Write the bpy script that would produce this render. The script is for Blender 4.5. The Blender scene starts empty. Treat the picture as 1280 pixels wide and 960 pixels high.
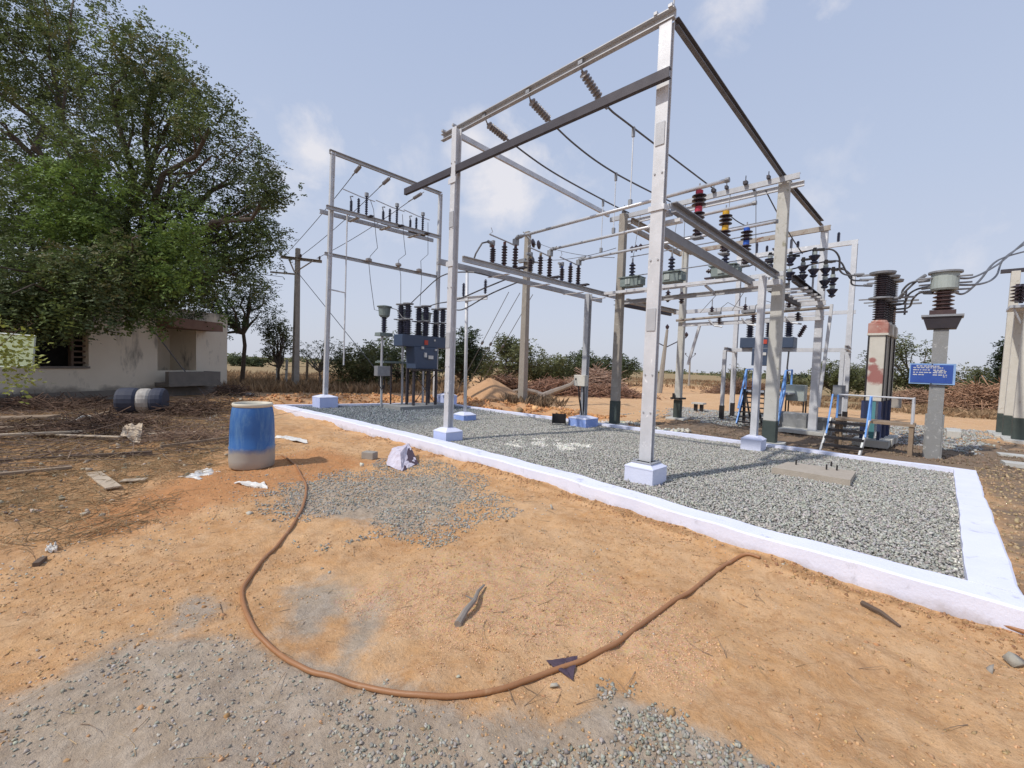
import bpy, math, random
import numpy as np
from mathutils import Vector, Matrix
random.seed(7); rng = np.random.default_rng(11)
S = bpy.context.scene; COL = S.collection
R = math.radians
# ------------------------------------------------------------------ camera
CAM_H = 1.3; FPX = 551.27; PITCH = R(-2.368); ROLL = R(2.017); AZ = R(44.29)
fwd = Vector((math.cos(AZ)*math.cos(PITCH), math.sin(AZ)*math.cos(PITCH), math.sin(PITCH)))
rgt0 = Vector((math.sin(AZ), -math.cos(AZ), 0)); up0 = rgt0.cross(fwd)
cr, sr = math.cos(ROLL), math.sin(ROLL)
upv = up0*cr - rgt0*sr; rgt = rgt0*cr + up0*sr
cd = bpy.data.cameras.new('camera'); cam = bpy.data.objects.new('camera', cd); COL.objects.link(cam)
M = Matrix.Identity(4)
for i, v in enumerate((rgt, upv, -fwd)):
    for j in range(3): M[j][i] = v[j]
M.translation = Vector((0, 0, CAM_H)); cam.matrix_world = M
cd.sensor_width = 36; cd.lens = 36*FPX/1280; cd.clip_start = .05; cd.clip_end = 3000
S.camera = cam
# ------------------------------------------------------------------ sun, sky, exposure
SUN_EL = R(50); SUN_AZ = R(164)          # azimuth of the sun measured from +X
sunv = Vector((math.cos(SUN_AZ)*math.cos(SUN_EL), math.sin(SUN_AZ)*math.cos(SUN_EL), math.sin(SUN_EL)))
sl = bpy.data.lights.new('sun', 'SUN'); sl.energy = 3.1; sl.angle = R(1.2); sl.color = (1, .95, .88)
so = bpy.data.objects.new('sun', sl); COL.objects.link(so); so.rotation_euler = sunv.to_track_quat('Z', 'Y').to_euler()
W = bpy.data.worlds.new('World'); S.world = W; W.use_nodes = True
nt = W.node_tree; nt.nodes.clear()
def N(t, k, **kw):
    n = t.nodes.new(k)
    for a, b in kw.items():
        if a.startswith('i_'): n.inputs[a[2:].replace('_', ' ')].default_value = b
        else: setattr(n, a, b)
    return n
def mixc(t, f, a, b, mode='MIX'):
    n = t.nodes.new('ShaderNodeMix'); n.data_type = 'RGBA'; n.blend_type = mode
    for k, v in ((0, f), (6, a), (7, b)):
        if hasattr(v, 'links'): t.links.new(v, n.inputs[k])
        elif k == 0: n.inputs[0].default_value = v
        else: n.inputs[k].default_value = (*v, 1)
    return n.outputs[2]
def math_(t, op, a, b=None, c=None, clamp=False):
    n = t.nodes.new('ShaderNodeMath'); n.operation = op; n.use_clamp = clamp
    for i, v in enumerate((a, b, c)):
        if v is None: continue
        if hasattr(v, 'links'): t.links.new(v, n.inputs[i])
        else: n.inputs[i].default_value = v
    return n.outputs[0]
def ramp(t, f, stops):
    n = t.nodes.new('ShaderNodeValToRGB'); e = n.color_ramp.elements
    while len(e) < len(stops): e.new(.5)
    for q, (p, c) in zip(e, stops): q.position = p; q.color = (*c, 1) if len(c) == 3 else c
    t.links.new(f, n.inputs[0]); return n.outputs[0]
def noise(t, co, scale, detail=4, rough=.55, dist=0):
    n = t.nodes.new('ShaderNodeTexNoise'); n.inputs['Scale'].default_value = scale
    n.inputs['Detail'].default_value = detail; n.inputs['Roughness'].default_value = rough; n.inputs['Distortion'].default_value = dist
    if co is not None: t.links.new(co, n.inputs['Vector'])
    return n.outputs[0]
def ray(px, py): return fwd*FPX + rgt*(px-640) - upv*(py-480)
tc = N(nt, 'ShaderNodeTexCoord')
sky = N(nt, 'ShaderNodeTexSky', sky_type='NISHITA', sun_disc=False, sun_elevation=SUN_EL, sun_rotation=math.atan2(sunv.x, sunv.y),
        altitude=200, air_density=1.0, dust_density=2.5, ozone_density=1.5)
sep = N(nt, 'ShaderNodeSeparateXYZ'); nt.links.new(tc.outputs['Generated'], sep.inputs[0])
zz = math_(nt, 'MAXIMUM', sep.outputs[2], 0)
haze = ramp(nt, zz, [(0, (6.3, 6.6, 7.5)), (.12, (6.0, 6.5, 7.8)), (.35, (5.25, 6.05, 7.8)), (.8, (4.0, 4.9, 7.1))])
base = mixc(nt, .86, sky.outputs[0], haze)
# thin cumulus wisps: noise inside soft caps of the sky
cn = noise(nt, tc.outputs['Generated'], 7, 6, .6, .4)
cn2 = noise(nt, tc.outputs['Generated'], 22, 5, .6)
tot = None
for px, py, rad, st in ((628, 218, .15, 1.15), (592, 180, .085, 1.1), (392, 190, .1, 1.1), (355, 215, .16, .45), (918, 12, .09, .6), (1052, 6, .08, .6), (1215, 305, .14, .36), (1030, 243, .18, .3), (690, 235, .2, .42), (490, 250, .2, .4), (440, 215, .16, .36)):
    d = ray(px, py).normalized()
    vd = N(nt, 'ShaderNodeVectorMath', operation='DISTANCE'); nt.links.new(tc.outputs['Generated'], vd.inputs[0]); vd.inputs[1].default_value = d
    m = math_(nt, 'SUBTRACT', 1, math_(nt, 'DIVIDE', vd.outputs['Value'], rad), clamp=True)
    m = math_(nt, 'MULTIPLY', m, st)
    tot = m if tot is None else math_(nt, 'MAXIMUM', tot, m)
cl = math_(nt, 'ADD', math_(nt, 'MULTIPLY', math_(nt, 'SUBTRACT', cn, .5), 2.6), math_(nt, 'MULTIPLY', math_(nt, 'SUBTRACT', cn2, .5), 1.0))
cl = math_(nt, 'MULTIPLY', math_(nt, 'SUBTRACT', math_(nt, 'ADD', math_(nt, 'MULTIPLY', tot, 1.5), cl), .38), 1.1, clamp=True)
cl = math_(nt, 'MULTIPLY', cl, math_(nt, 'MULTIPLY', tot, 2.4, clamp=True))
skyc = mixc(nt, math_(nt, 'MULTIPLY', cl, .8), base, (8.2, 8.0, 8.3))
bg = N(nt, 'ShaderNodeBackground', i_Strength=.105); nt.links.new(skyc, bg.inputs[0])
wo = N(nt, 'ShaderNodeOutputWorld'); nt.links.new(bg.outputs[0], wo.inputs[0])
S.view_settings.view_transform = 'Standard'; S.view_settings.look = 'None'; S.view_settings.exposure = 0; S.view_settings.gamma = 1
S.render.engine = 'CYCLES'
# ------------------------------------------------------------------ height field of the ground
_tab = rng.random((64, 64))
def vn(x, y, s, o=0):
    x = np.asarray(x, float)*s+o*7.3; y = np.asarray(y, float)*s+o*3.1
    xi = np.floor(x).astype(int); yi = np.floor(y).astype(int); fx = x-xi; fy = y-yi
    fx = fx*fx*(3-2*fx); fy = fy*fy*(3-2*fy)
    t = lambda a, b: _tab[a % 64, b % 64]
    return (t(xi, yi)*(1-fx)+t(xi+1, yi)*fx)*(1-fy)+(t(xi, yi+1)*(1-fx)+t(xi+1, yi+1)*fx)*fy-.5
def sst(a, b, x): t = np.clip((x-a)/(b-a), 0, 1); return t*t*(3-2*t)
FK_OUT = [(-3, 3.72), (-.41, 3.79), (1, 3.83), (3.12, 4.05), (6.3, 4.16), (9.5, 4.12), (12.75, 3.98)]      # (Y, X) of the outer edge of the front kerb
def kx(y): return np.interp(y, [p[0] for p in FK_OUT], [p[1] for p in FK_OUT])
FAR = [(-.3, 9.05), (2.4, 9.02), (6.0, 8.75), (9.0, 8.62), (11.6, 8.6)]                                    # far kerb
def fx_(y): return np.interp(y, [p[0] for p in FAR], [p[1] for p in FAR])
def back_y(x): return 12.7-(np.asarray(x)-4.0)*.26
def hgt(x, y):
    x = np.asarray(x, float); y = np.asarray(y, float)
    front = 1-sst(-.3, .1, x-kx(y)-.15)
    z = -.16*front-.07*(1-front)
    near = np.exp(-((x-4)**2+(y-5)**2)/900)
    z = z+(.05*vn(x, y, .7)+.035*vn(x, y, 2.3, 1)+.024*vn(x, y, 6, 2)+.018*vn(x, y, 15, 3))*(.35+.65*near)
    z = z+.009*vn(x, y, 31, 5)*near
    ft = np.clip(vn(x*.6+y*.3, y*1.3, 3.1, 23)-.12, 0, 1)*near; z = z-.05*ft*(x < kx(y))
    # banked soil against the kerb outside face
    z = z+.05*np.exp(-((x-kx(y)+.02)/.12)**2)*(vn(x, y, 1.7, 4)+.35)*(x < kx(y)+.1)
    # orange soil bank behind the yard, left back and right back
    by = back_y(x); bank = sst(.2, .7, y-by)*(1-sst(1.6, 3.6, y-by))*sst(3.2, 4.6, x)*(1-sst(10, 13, x))
    z = z+bank*(.16+.22*vn(x, y, 1.4, 6)+.14*vn(x, y, 4, 7))
    fx = fx_(y); b2 = sst(.15, .5, x-fx)*(1-sst(1.2, 2.6, x-fx))*sst(6.6, 7.6, y)*(1-sst(11.5, 13, y))
    z = z+b2*(.12+.22*vn(x, y, 1.6, 8)+.14*vn(x, y, 4.5, 9))
    # debris mound at left under the building wall
    d = np.exp(-((x-1.3)/3.0)**2-((y-12)/4.2)**2)
    z = z+d*(.06+.2*vn(x, y, 1.2, 10)+.15*vn(x, y, 3.6, 11))
    d3 = np.exp(-((x-3.2)/.9)**2-((y-13.6)/1.3)**2); z = z+.32*d3
    # rough worked soil right of the yard
    d2 = sst(.1, .6, x-fx_(np.minimum(y, 6)))*(1-sst(5, 6.5, y))*sst(-4, -2, y)*(1-sst(14, 17, x))
    z = z+d2*(.05*vn(x, y, 3, 12)+.03*vn(x*2.2, y*.6, 4, 13))
    # gentle relief far away
    far = sst(30, 120, np.hypot(x, y)); z = z+far*(1.0*vn(x, y, .02, 14)+.3)
    inside = (x > kx(y)+.1) & (x < fx_(y)-.05) & (y > -.1) & (y < by-.05)
    return np.where(inside, -.09, z)
def Gz(px, py, z):
    d = ray(px, py); t = (z-CAM_H)/d.z; return Vector((d.x*t, d.y*t, z))
def G(px, py, off=0):
    z = -.15
    for _ in range(8):
        p = Gz(px, py, z); z = float(hgt(p.x, p.y))*.6+z*.4
    return Vector((p.x, p.y, float(hgt(p.x, p.y))+off))
def PX(px, py, X): d = ray(px, py); t = X/d.x; return Vector((X, d.y*t, CAM_H+d.z*t))
def PY(px, py, Y): d = ray(px, py); t = Y/d.y; return Vector((d.x*t, Y, CAM_H+d.z*t))
def PD(px, py, D): d = ray(px, py); t = D/FPX; return Vector((d.x*t, d.y*t, CAM_H+d.z*t))     # at forward depth D
def HZ(x, y): return float(hgt(x, y))
# ------------------------------------------------------------------ materials
MAT = {}
def mat(name, col, rough=.7, metal=0, col2=None, ns=8, amt=.5, bump=.0, bs=40, tint=False, stain=None, spec=.5, translucent=0):
    m = bpy.data.materials.new(name); m.use_nodes = True; t = m.node_tree; b = t.nodes['Principled BSDF']
    tcn = N(t, 'ShaderNodeTexCoord'); oi = N(t, 'ShaderNodeObjectInfo')
    va = N(t, 'ShaderNodeVectorMath', operation='ADD'); t.links.new(tcn.outputs['Object'], va.inputs[0])
    vm = N(t, 'ShaderNodeVectorMath', operation='SCALE'); t.links.new(oi.outputs['Location'], vm.inputs[0]); vm.inputs['Scale'].default_value = 1.37
    t.links.new(vm.outputs[0], va.inputs[1]); co = va.outputs[0]
    col2 = col2 or tuple(c*.7 for c in col)
    f = ramp(t, noise(t, co, ns, 6, .6), [(.5-amt*.5, (0, 0, 0)), (.5+amt*.5, (1, 1, 1))])
    sr_ = N(t, 'ShaderNodeSeparateColor'); t.links.new(f, sr_.inputs[0])
    c = mixc(t, sr_.outputs[0], col, col2)
    if stain:
        f2 = ramp(t, noise(t, co, stain[2], 5, .65, .6), [(stain[1], (0, 0, 0)), (min(1, stain[1]+.12), (1, 1, 1))])
        s2 = N(t, 'ShaderNodeSeparateColor'); t.links.new(f2, s2.inputs[0]); c = mixc(t, s2.outputs[0], c, stain[0])
    if tint:
        at = N(t, 'ShaderNodeAttribute', attribute_name='tint'); c = mixc(t, 1, c, at.outputs['Color'], 'MULTIPLY')
    t.links.new(c, b.inputs['Base Color']); b.inputs['Metallic'].default_value = metal
    rr = math_(t, 'ADD', math_(t, 'MULTIPLY', sr_.outputs[0], .15), rough-.07); t.links.new(rr, b.inputs['Roughness'])
    b.inputs['Specular IOR Level'].default_value = spec
    if bump:
        bn = N(t, 'ShaderNodeBump'); bn.inputs['Strength'].default_value = bump; bn.inputs['Distance'].default_value = .02
        t.links.new(noise(t, co, bs, 5, .6), bn.inputs['Height']); t.links.new(bn.outputs[0], b.inputs['Normal'])
    if translucent:
        tr = N(t, 'ShaderNodeBsdfTranslucent'); t.links.new(c, tr.inputs[0]); ms = N(t, 'ShaderNodeMixShader'); ms.inputs[0].default_value = translucent
        out = t.nodes['Material Output']; t.links.new(b.outputs[0], ms.inputs[1]); t.links.new(tr.outputs[0], ms.inputs[2]); t.links.new(ms.outputs[0], out.inputs[0])
    MAT[name] = m; return m
mat('galv', (.70, .71, .735), .5, .2, (.52, .53, .55), 5, .5, .05, 60, stain=((.87, .87, .88), .6, 9))
mat('galv_dull', (.52, .53, .55), .5, .25, (.38, .39, .41), 6, .5, .05, 60)
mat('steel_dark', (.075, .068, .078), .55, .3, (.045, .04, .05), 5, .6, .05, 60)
mat('steel_rust', (.33, .28, .23), .75, .1, (.46, .43, .39), 7, .5, .1, 60, stain=((.2, .09, .05), .56, 6))
mat('alu', (.75, .76, .78), .4, .4, (.52, .53, .55), 9, .5)
mat('conductor', (.16, .155, .16), .5, .5)
mat('wire', (.2, .2, .21), .5, .4)
mat('porcelain', (.035, .022, .028), .22, 0, (.06, .04, .045), 12)
mat('porcelain_blue', (.025, .028, .055), .22, 0, (.05, .05, .08), 12)
mat('porcelain_brown', (.06, .033, .033), .25, 0, (.09, .055, .05), 12)
mat('porcelain_grey', (.22, .2, .2), .3, 0, (.3, .28, .27), 12)
mat('cap_grey', (.33, .34, .36), .5, .3)
mat('red_paint', (.5, .03, .07), .45); mat('yellow_paint', (.75, .42, .02), .45); mat('blue_paint', (.03, .13, .6), .45)
mat('breaker_blue', (.045, .07, .12), .42, 0, (.06, .085, .14), 4, .6, .02, 30)
mat('vt_green', (.23, .28, .27), .5, 0, (.17, .21, .2), 9, .5)
mat('pale_green', (.42, .47, .44), .5, 0, (.34, .38, .36), 9, .5)
mat('label_white', (.75, .75, .72), .5); mat('label_red', (.6, .08, .05), .5)
mat('concrete', (.36, .33, .285), .85, 0, (.27, .24, .205), 5, .6, .25, 50, stain=((.42, .39, .34), .58, 9))
mat('concrete_light', (.56, .55, .51), .85, 0, (.46, .45, .41), 5, .6, .2, 50, stain=((.3, .29, .22), .58, 7))
mat('concrete_grey', (.27, .275, .28), .85, 0, (.25, .25, .24), 9, .6, .25, 50, stain=((.5, .5, .48), .58, 11))
mat('dark_green', (.035, .05, .045), .6, 0, (.06, .075, .065), 9, .5)
mat('cream', (.66, .63, .56), .65, 0, (.54, .51, .44), 5, .6, .05, 50, stain=((.4, .34, .26), .62, 7))
mat('rust_red', (.33, .075, .055), .75, 0, (.42, .16, .11), 9, .6, .05)
mat('navy', (.02, .03, .09), .5, 0, (.035, .05, .12), 7)
mat('teal', (.1, .3, .33), .55)
mat('light_blue', (.12, .32, .75), .55, 0, (.2, .4, .78), 8); mat('black_steel', (.018, .016, .018), .5, .2, (.035, .03, .03), 9)
mat('white_wash', (.74, .76, .9), .85, 0, (.64, .67, .83), 6, .5, .15, 45, stain=((.55, .58, .7), .66, 5))
mat('kerb_white', (.80, .81, .93), .85, 0, (.70, .72, .86), 3, .5, .2, 45, stain=((.52, .52, .6), .6, 5))
def soil_foot(name, z0, z1, colr=(.3, .2, .13)):
    t = MAT[name].node_tree; b = t.nodes['Principled BSDF']; src = b.inputs['Base Color'].links[0].from_socket; tcn = N(t, 'ShaderNodeTexCoord'); sp = N(t, 'ShaderNodeSeparateXYZ'); t.links.new(tcn.outputs['Object'], sp.inputs[0])
    z = math_(t, 'ADD', sp.outputs[2], math_(t, 'MULTIPLY', math_(t, 'SUBTRACT', noise(t, tcn.outputs['Object'], 5, 7, .7), .5), .22))
    s = N(t, 'ShaderNodeSeparateColor'); t.links.new(ramp(t, math_(t, 'MULTIPLY', math_(t, 'SUBTRACT', z, z0), 1/(z1-z0)), [(0, (1, 1, 1)), (1, (0, 0, 0))]), s.inputs[0])
    t.links.new(mixc(t, math_(t, 'MULTIPLY', s.outputs[0], .8), src, colr), b.inputs['Base Color'])
soil_foot('kerb_white', -.17, -.06, (.40, .34, .31))
mat('pedestal_blue', (.20, .31, .68), .85, 0, (.34, .45, .8), 6, .6, .15, 45, stain=((.55, .62, .88), .56, 5))
mat('pedestal_pale', (.46, .54, .84), .85, 0, (.6, .66, .9), 6, .6, .15, 45)
mat('sign_blue', (.02, .06, .3), .5, 0, (.03, .09, .36), 6); mat('sign_rim', (.3, .48, .78), .5)
mat('wood', (.34, .25, .17), .85, 0, (.22, .16, .11), 6, .6, .2, 50); mat('wood_pale', (.55, .45, .33), .85, 0, (.42, .33, .24), 9, .6, .2, 50)
mat('wood_dark', (.1, .07, .05), .9, 0, (.16, .11, .08), 7); mat('bark', (.13, .1, .08), .95, 0, (.08, .06, .045), 9, .6, .5, 30)
mat('bark_pale', (.34, .29, .25), .95, 0, (.2, .17, .14), 9, .6, .3, 30)
mat('twig', (.27, .2, .15), .95, 0, (.17, .11, .08), 4, .7, tint=True)
mat('leaf', (.082, .10, .048), .6, 0, (.053, .068, .035), 1.5, .6, tint=True, spec=.3, translucent=.3)
mat('dry_grass', (.40, .32, .21), .9, 0, (.27, .2, .13), 2, .6, tint=True, spec=.2, translucent=.25)
mat('stone', (.43, .425, .395), .9, 0, (.34, .335, .31), 12, .6, .2, 90, tint=True, spec=.3)
mat('plastic_white', (.78, .76, .72), .5, 0, (.6, .57, .52), 8); mat('sack', (.72, .69, .78), .75, 0, (.42, .36, .42), 14, .6, .2, 80)
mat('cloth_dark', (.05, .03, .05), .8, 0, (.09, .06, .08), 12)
mat('hose', (.33, .14, .05), .5, 0, (.34, .17, .08), 7, .6, .1, 60, stain=((.46, .28, .15), .6, 6))
mat('clod', (.62, .33, .15), .95, 0, (.5, .25, .11), 6, .6, .3, 60, tint=True, spec=.2)
# barrel: blue plastic, washed-out streaks, mud at the foot
def barrel_mat():
    m = mat('barrel_blue', (.016, .095, .31), .5, 0, (.035, .14, .38), 5, .6); t = m.node_tree; b = t.nodes['Principled BSDF']
    src = b.inputs['Base Color'].links[0].from_socket
    tcn = N(t, 'ShaderNodeTexCoord'); sp = N(t, 'ShaderNodeSeparateXYZ'); t.links.new(tcn.outputs['Object'], sp.inputs[0])
    nz = noise(t, tcn.outputs['Object'], 6, 5, .6)
    z = math_(t, 'ADD', sp.outputs[2], math_(t, 'MULTIPLY', math_(t, 'SUBTRACT', nz, .5), .16))
    mud = ramp(t, z, [(.2, (1, 1, 1)), (.29, (.0, .0, .0))]); s = N(t, 'ShaderNodeSeparateColor'); t.links.new(mud, s.inputs[0])
    mpb = N(t, 'ShaderNodeMapping'); mpb.inputs['Scale'].default_value = (1.6, 1.6, .35); t.links.new(tcn.outputs['Object'], mpb.inputs[0]); st = ramp(t, noise(t, mpb.outputs[0], 4.3, 7, .75, .4), [(.48, (0, 0, 0)), (.72, (1, 1, 1))]); s3 = N(t, 'ShaderNodeSeparateColor'); t.links.new(st, s3.inputs[0])
    c = mixc(t, math_(t, 'MULTIPLY', s3.outputs[0], .5), src, (.22, .38, .5))
    c = mixc(t, math_(t, 'MULTIPLY', s.outputs[0], .85), c, (.44, .39, .3)); t.links.new(c, b.inputs['Base Color'])
barrel_mat()
def wall_mat():
    m = mat('plaster', (.8, .72, .59), .9, 0, (.7, .62, .5), 1.2, .6, .2, 20); t = m.node_tree; b = t.nodes['Principled BSDF']
    src = b.inputs['Base Color'].links[0].from_socket
    tcn = N(t, 'ShaderNodeTexCoord'); mp = N(t, 'ShaderNodeMapping'); mp.inputs['Scale'].default_value = (1.1, 1.1, .45); t.links.new(tcn.outputs['Object'], mp.inputs[0])
    st = ramp(t, noise(t, mp.outputs[0], 1.3, 7, .68, .3), [(.54, (0, 0, 0)), (.68, (1, 1, 1))]); s3 = N(t, 'ShaderNodeSeparateColor'); t.links.new(st, s3.inputs[0])
    c = mixc(t, math_(t, 'MULTIPLY', s3.outputs[0], .8), src, (.12, .11, .1))
    sp = N(t, 'ShaderNodeSeparateXYZ'); t.links.new(tcn.outputs['Object'], sp.inputs[0])
    z = math_(t, 'ADD', sp.outputs[2], math_(t, 'MULTIPLY', math_(t, 'SUBTRACT', noise(t, tcn.outputs['Object'], 2.2, 5, .6), .5), .7))
    tpn = math_(t, 'ADD', math_(t, 'MULTIPLY', math_(t, 'SUBTRACT', sp.outputs[2], 2.55), 1.1), math_(t, 'MULTIPLY', math_(t, 'SUBTRACT', noise(t, mp.outputs[0], 2.4, 7, .7, .5), .5), 2.6))
    s5 = N(t, 'ShaderNodeSeparateColor'); t.links.new(ramp(t, tpn, [(.15, (0, 0, 0)), (.75, (1, 1, 1))]), s5.inputs[0]); c = mixc(t, math_(t, 'MULTIPLY', s5.outputs[0], .75), c, (.16, .15, .14))
    gr = ramp(t, z, [(.3, (1, 1, 1)), (.5, (0, 0, 0))]); s4 = N(t, 'ShaderNodeSeparateColor'); t.links.new(gr, s4.inputs[0])
    c = mixc(t, math_(t, 'MULTIPLY', s4.outputs[0], .75), c, (.2, .17, .14)); t.links.new(c, b.inputs['Base Color'])
wall_mat()
mat('plaster_black', (.13, .12, .11), .9, 0, (.26, .23, .2), 2.5, .7, .2, 20); mat('roof_edge', (.17, .09, .065), .9, 0, (.26, .17, .13), 4, .7, .3, 20)
mat('dark_inside', (.02, .018, .016), .9); mat('board_green', (.34, .42, .24), .6, 0, (.48, .56, .38), 3, .6)
# ------------------------------------------------------------------ mesh helpers
class MB:
    def __init__(s): s.v = []; s.f = []; s.pieces = []
    def add(s, vs, fs):
        s.pieces.append(([tuple(v) for v in vs], fs)); o = len(s.v); s.v += [tuple(v) for v in vs]; s.f += [tuple(i+o for i in f) for f in fs]; return s
    def box(s, c, d, rz=0, rot=None, bev=0):
        c = Vector(c); h = Vector(d)/2; m = rot if rot is not None else Matrix.Rotation(rz, 3, 'Z')
        vs = [c+m @ Vector((h.x*a, h.y*b, h.z*e)) for e in (-1, 1) for a, b in ((-1, -1), (1, -1), (1, 1), (-1, 1))]
        return s.add(vs, [(0, 3, 2, 1), (4, 5, 6, 7), (0, 1, 5, 4), (1, 2, 6, 5), (2, 3, 7, 6), (3, 0, 4, 7)])
    def prism(s, p0, p1, poly, up=(0, 0, 1), scale1=1):
        p0 = Vector(p0); p1 = Vector(p1); d = (p1-p0).normalized(); a = d.cross(Vector(up)).normalized(); b = a.cross(d)
        n = len(poly); vs = [p0+a*x+b*y for x, y in poly]+[p1+(a*x+b*y)*scale1 for x, y in poly]
        return s.add(vs, [tuple(range(n))[::-1], tuple(range(n, 2*n))]+[(i, (i+1) % n, (i+1) % n+n, i+n) for i in range(n)])
    def tube(s, pts, r, n=8, cap=True, r1=None):
        pts = [Vector(p) for p in pts]; m = len(pts); r1 = r if r1 is None else r1; o = []; prev = None
        for i, p in enumerate(pts):
            d = (pts[min(i+1, m-1)]-pts[max(i-1, 0)]).normalized()
            if prev is None: a = d.orthogonal().normalized()
            else: a = (prev-d*prev.dot(d)).normalized()
            prev = a; b = d.cross(a); rr = r+(r1-r)*i/max(1, m-1)
            o += [p+(a*math.cos(q)+b*math.sin(q))*rr for q in (2*math.pi*k/n for k in range(n))]
        fs = [(i*n+k, i*n+(k+1) % n, (i+1)*n+(k+1) % n, (i+1)*n+k) for i in range(m-1) for k in range(n)]
        if cap: fs += [tuple(range(n))[::-1], tuple(range((m-1)*n, m*n))]
        return s.add(o, fs)
    def lathe(s, prof, o=(0, 0, 0), axis=(0, 0, 1), n=12):
        o = Vector(o); d = Vector(axis).normalized(); a = d.orthogonal().normalized(); b = d.cross(a); vs = []
        for r, z in prof: vs += [o+d*z+(a*math.cos(q)+b*math.sin(q))*r for q in (2*math.pi*k/n for k in range(n))]
        m = len(prof); fs = [(i*n+k, i*n+(k+1) % n, (i+1)*n+(k+1) % n, (i+1)*n+k) for i in range(m-1) for k in range(n)]
        fs += [tuple(range(n))[::-1], tuple(range((m-1)*n, m*n))]
        return s.add(vs, fs)
    def each(s, name, m, parent, **kw):
        for vs, fs in s.pieces: MB().add(vs, fs).build(name, m, parent, **kw)
    def build(s, name, m, parent=None, label=None, smooth=False, loc=None, bevel=0):
        if parent is None: o3 = Vector(loc) if loc is not None else Vector((0, 0, 0))
        else:
            p = parent; o3 = Vector((0, 0, 0))
            while p: o3 = o3+p.location; p = p.parent
        me = bpy.data.meshes.new(name); me.from_pydata([tuple(Vector(v)-o3) for v in s.v], [], s.f); me.update()
        if smooth: me.polygons.foreach_set('use_smooth', [True]*len(me.polygons))
        me.materials.append(MAT[m]); ob = bpy.data.objects.new(name, me); COL.objects.link(ob)
        if parent: ob.parent = parent
        else: ob.location = o3
        if label: ob['label'] = label
        if bevel:
            md = ob.modifiers.new('bevel', 'BEVEL'); md.width = bevel; md.segments = 2; md.limit_method = 'ANGLE'
        return ob
def isec(w, h, t=.012):
    a, b, c = w/2, h/2, t/2
    return [(-a, -b), (a, -b), (a, -b+t), (c, -b+t), (c, b-t), (a, b-t), (a, b), (-a, b), (-a, b-t), (-c, b-t), (-c, -b+t), (-a, -b+t)]
mat('galv_dark', (.2, .195, .205), .5, .3, (.13, .125, .135), 6, .5, .05, 60); mat('galv_mid', (.33, .34, .37), .5, .3, (.25, .26, .28), 6, .5, .05, 60)
def csec(w, h, t=.012, flip=1):
    a, b = w/2, h/2; p = [(-a, -b), (a, -b), (a, -b+t), (-a+t, -b+t), (-a+t, b-t), (a, b-t), (a, b), (-a, b)]
    return p if flip > 0 else [(-x, y) for x, y in p[::-1]]
def lsec(w, t=.008): return [(0, 0), (w, 0), (w, t), (t, t), (t, w), (0, w)]
def rsec(w, h): return [(-w/2, -h/2), (w/2, -h/2), (w/2, h/2), (-w/2, h/2)]
def tag(o, label, cat, group=None, kind=None):
    if label: o['label'] = label
    if cat: o['category'] = cat
    if group: o['group'] = group
    if kind: o['kind'] = kind
    return o
def T(name, label, cat, loc, group=None):
    o = bpy.data.objects.new(name, None); COL.objects.link(o); o.location = loc; o.empty_display_size = .1
    return tag(o, label, cat, group)
def copy_tree(o, loc, label, rz=0):
    c = o.copy(); COL.objects.link(c); c.location = loc; c.rotation_euler.z = rz
    if label: c['label'] = label
    for ch in list(o.children):
        d = ch.copy(); COL.objects.link(d); d.parent = c
        for g in list(ch.children):
            e = g.copy(); COL.objects.link(e); e.parent = d
    return c
def struct(o): o['kind'] = 'structure'; return o
def shed(n, h, rc, rs, z0=0, cap=.02):
    p = [(rc*.9, z0), (rc*.9, z0+cap)]; st = (h-2*cap)/n
    for i in range(n):
        z = z0+cap+st*i; p += [(rc, z+st*.12), (rs, z+st*.38), (rs, z+st*.52), (rc, z+st*.9)]
    return p+[(rc*.9, z0+h-cap), (rc*.9, z0+h)]
def arrays(name, V, F, m, tint=None, parent=None, smooth=False):
    me = bpy.data.meshes.new(name); n, k = F.shape
    me.vertices.add(len(V)); me.vertices.foreach_set('co', V.astype(np.float32).ravel())
    me.loops.add(n*k); me.loops.foreach_set('vertex_index', F.astype(np.int32).ravel())
    me.polygons.add(n); me.polygons.foreach_set('loop_start', np.arange(0, n*k, k, dtype=np.int32)); me.polygons.foreach_set('loop_total', np.full(n, k, np.int32))
    me.update(calc_edges=True)
    if tint is not None:
        a = me.color_attributes.new('tint', 'FLOAT_COLOR', 'POINT'); a.data.foreach_set('color', np.c_[tint, np.ones(len(tint))].astype(np.float32).ravel())
    if smooth: me.polygons.foreach_set('use_smooth', [True]*n)
    me.materials.append(MAT[m] if isinstance(m, str) else m)
    o = bpy.data.objects.new(name, me); COL.objects.link(o)
    if parent is not None:
        o.parent = parent; o.location = -Vector(parent.location)
    return o
def spl(P_, n=6):
    pp = []
    for i in range(len(P_)-1):
        for j in range(n):
            t_ = j/n; p_ = [P_[max(i-1, 0)], P_[i], P_[i+1], P_[min(i+2, len(P_)-1)]]
            pp.append(.5*((2*p_[1])+(-p_[0]+p_[2])*t_+(2*p_[0]-5*p_[1]+4*p_[2]-p_[3])*t_*t_+(-p_[0]+3*p_[1]-3*p_[2]+p_[3])*t_**3))
    return pp+[P_[-1]]
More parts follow.
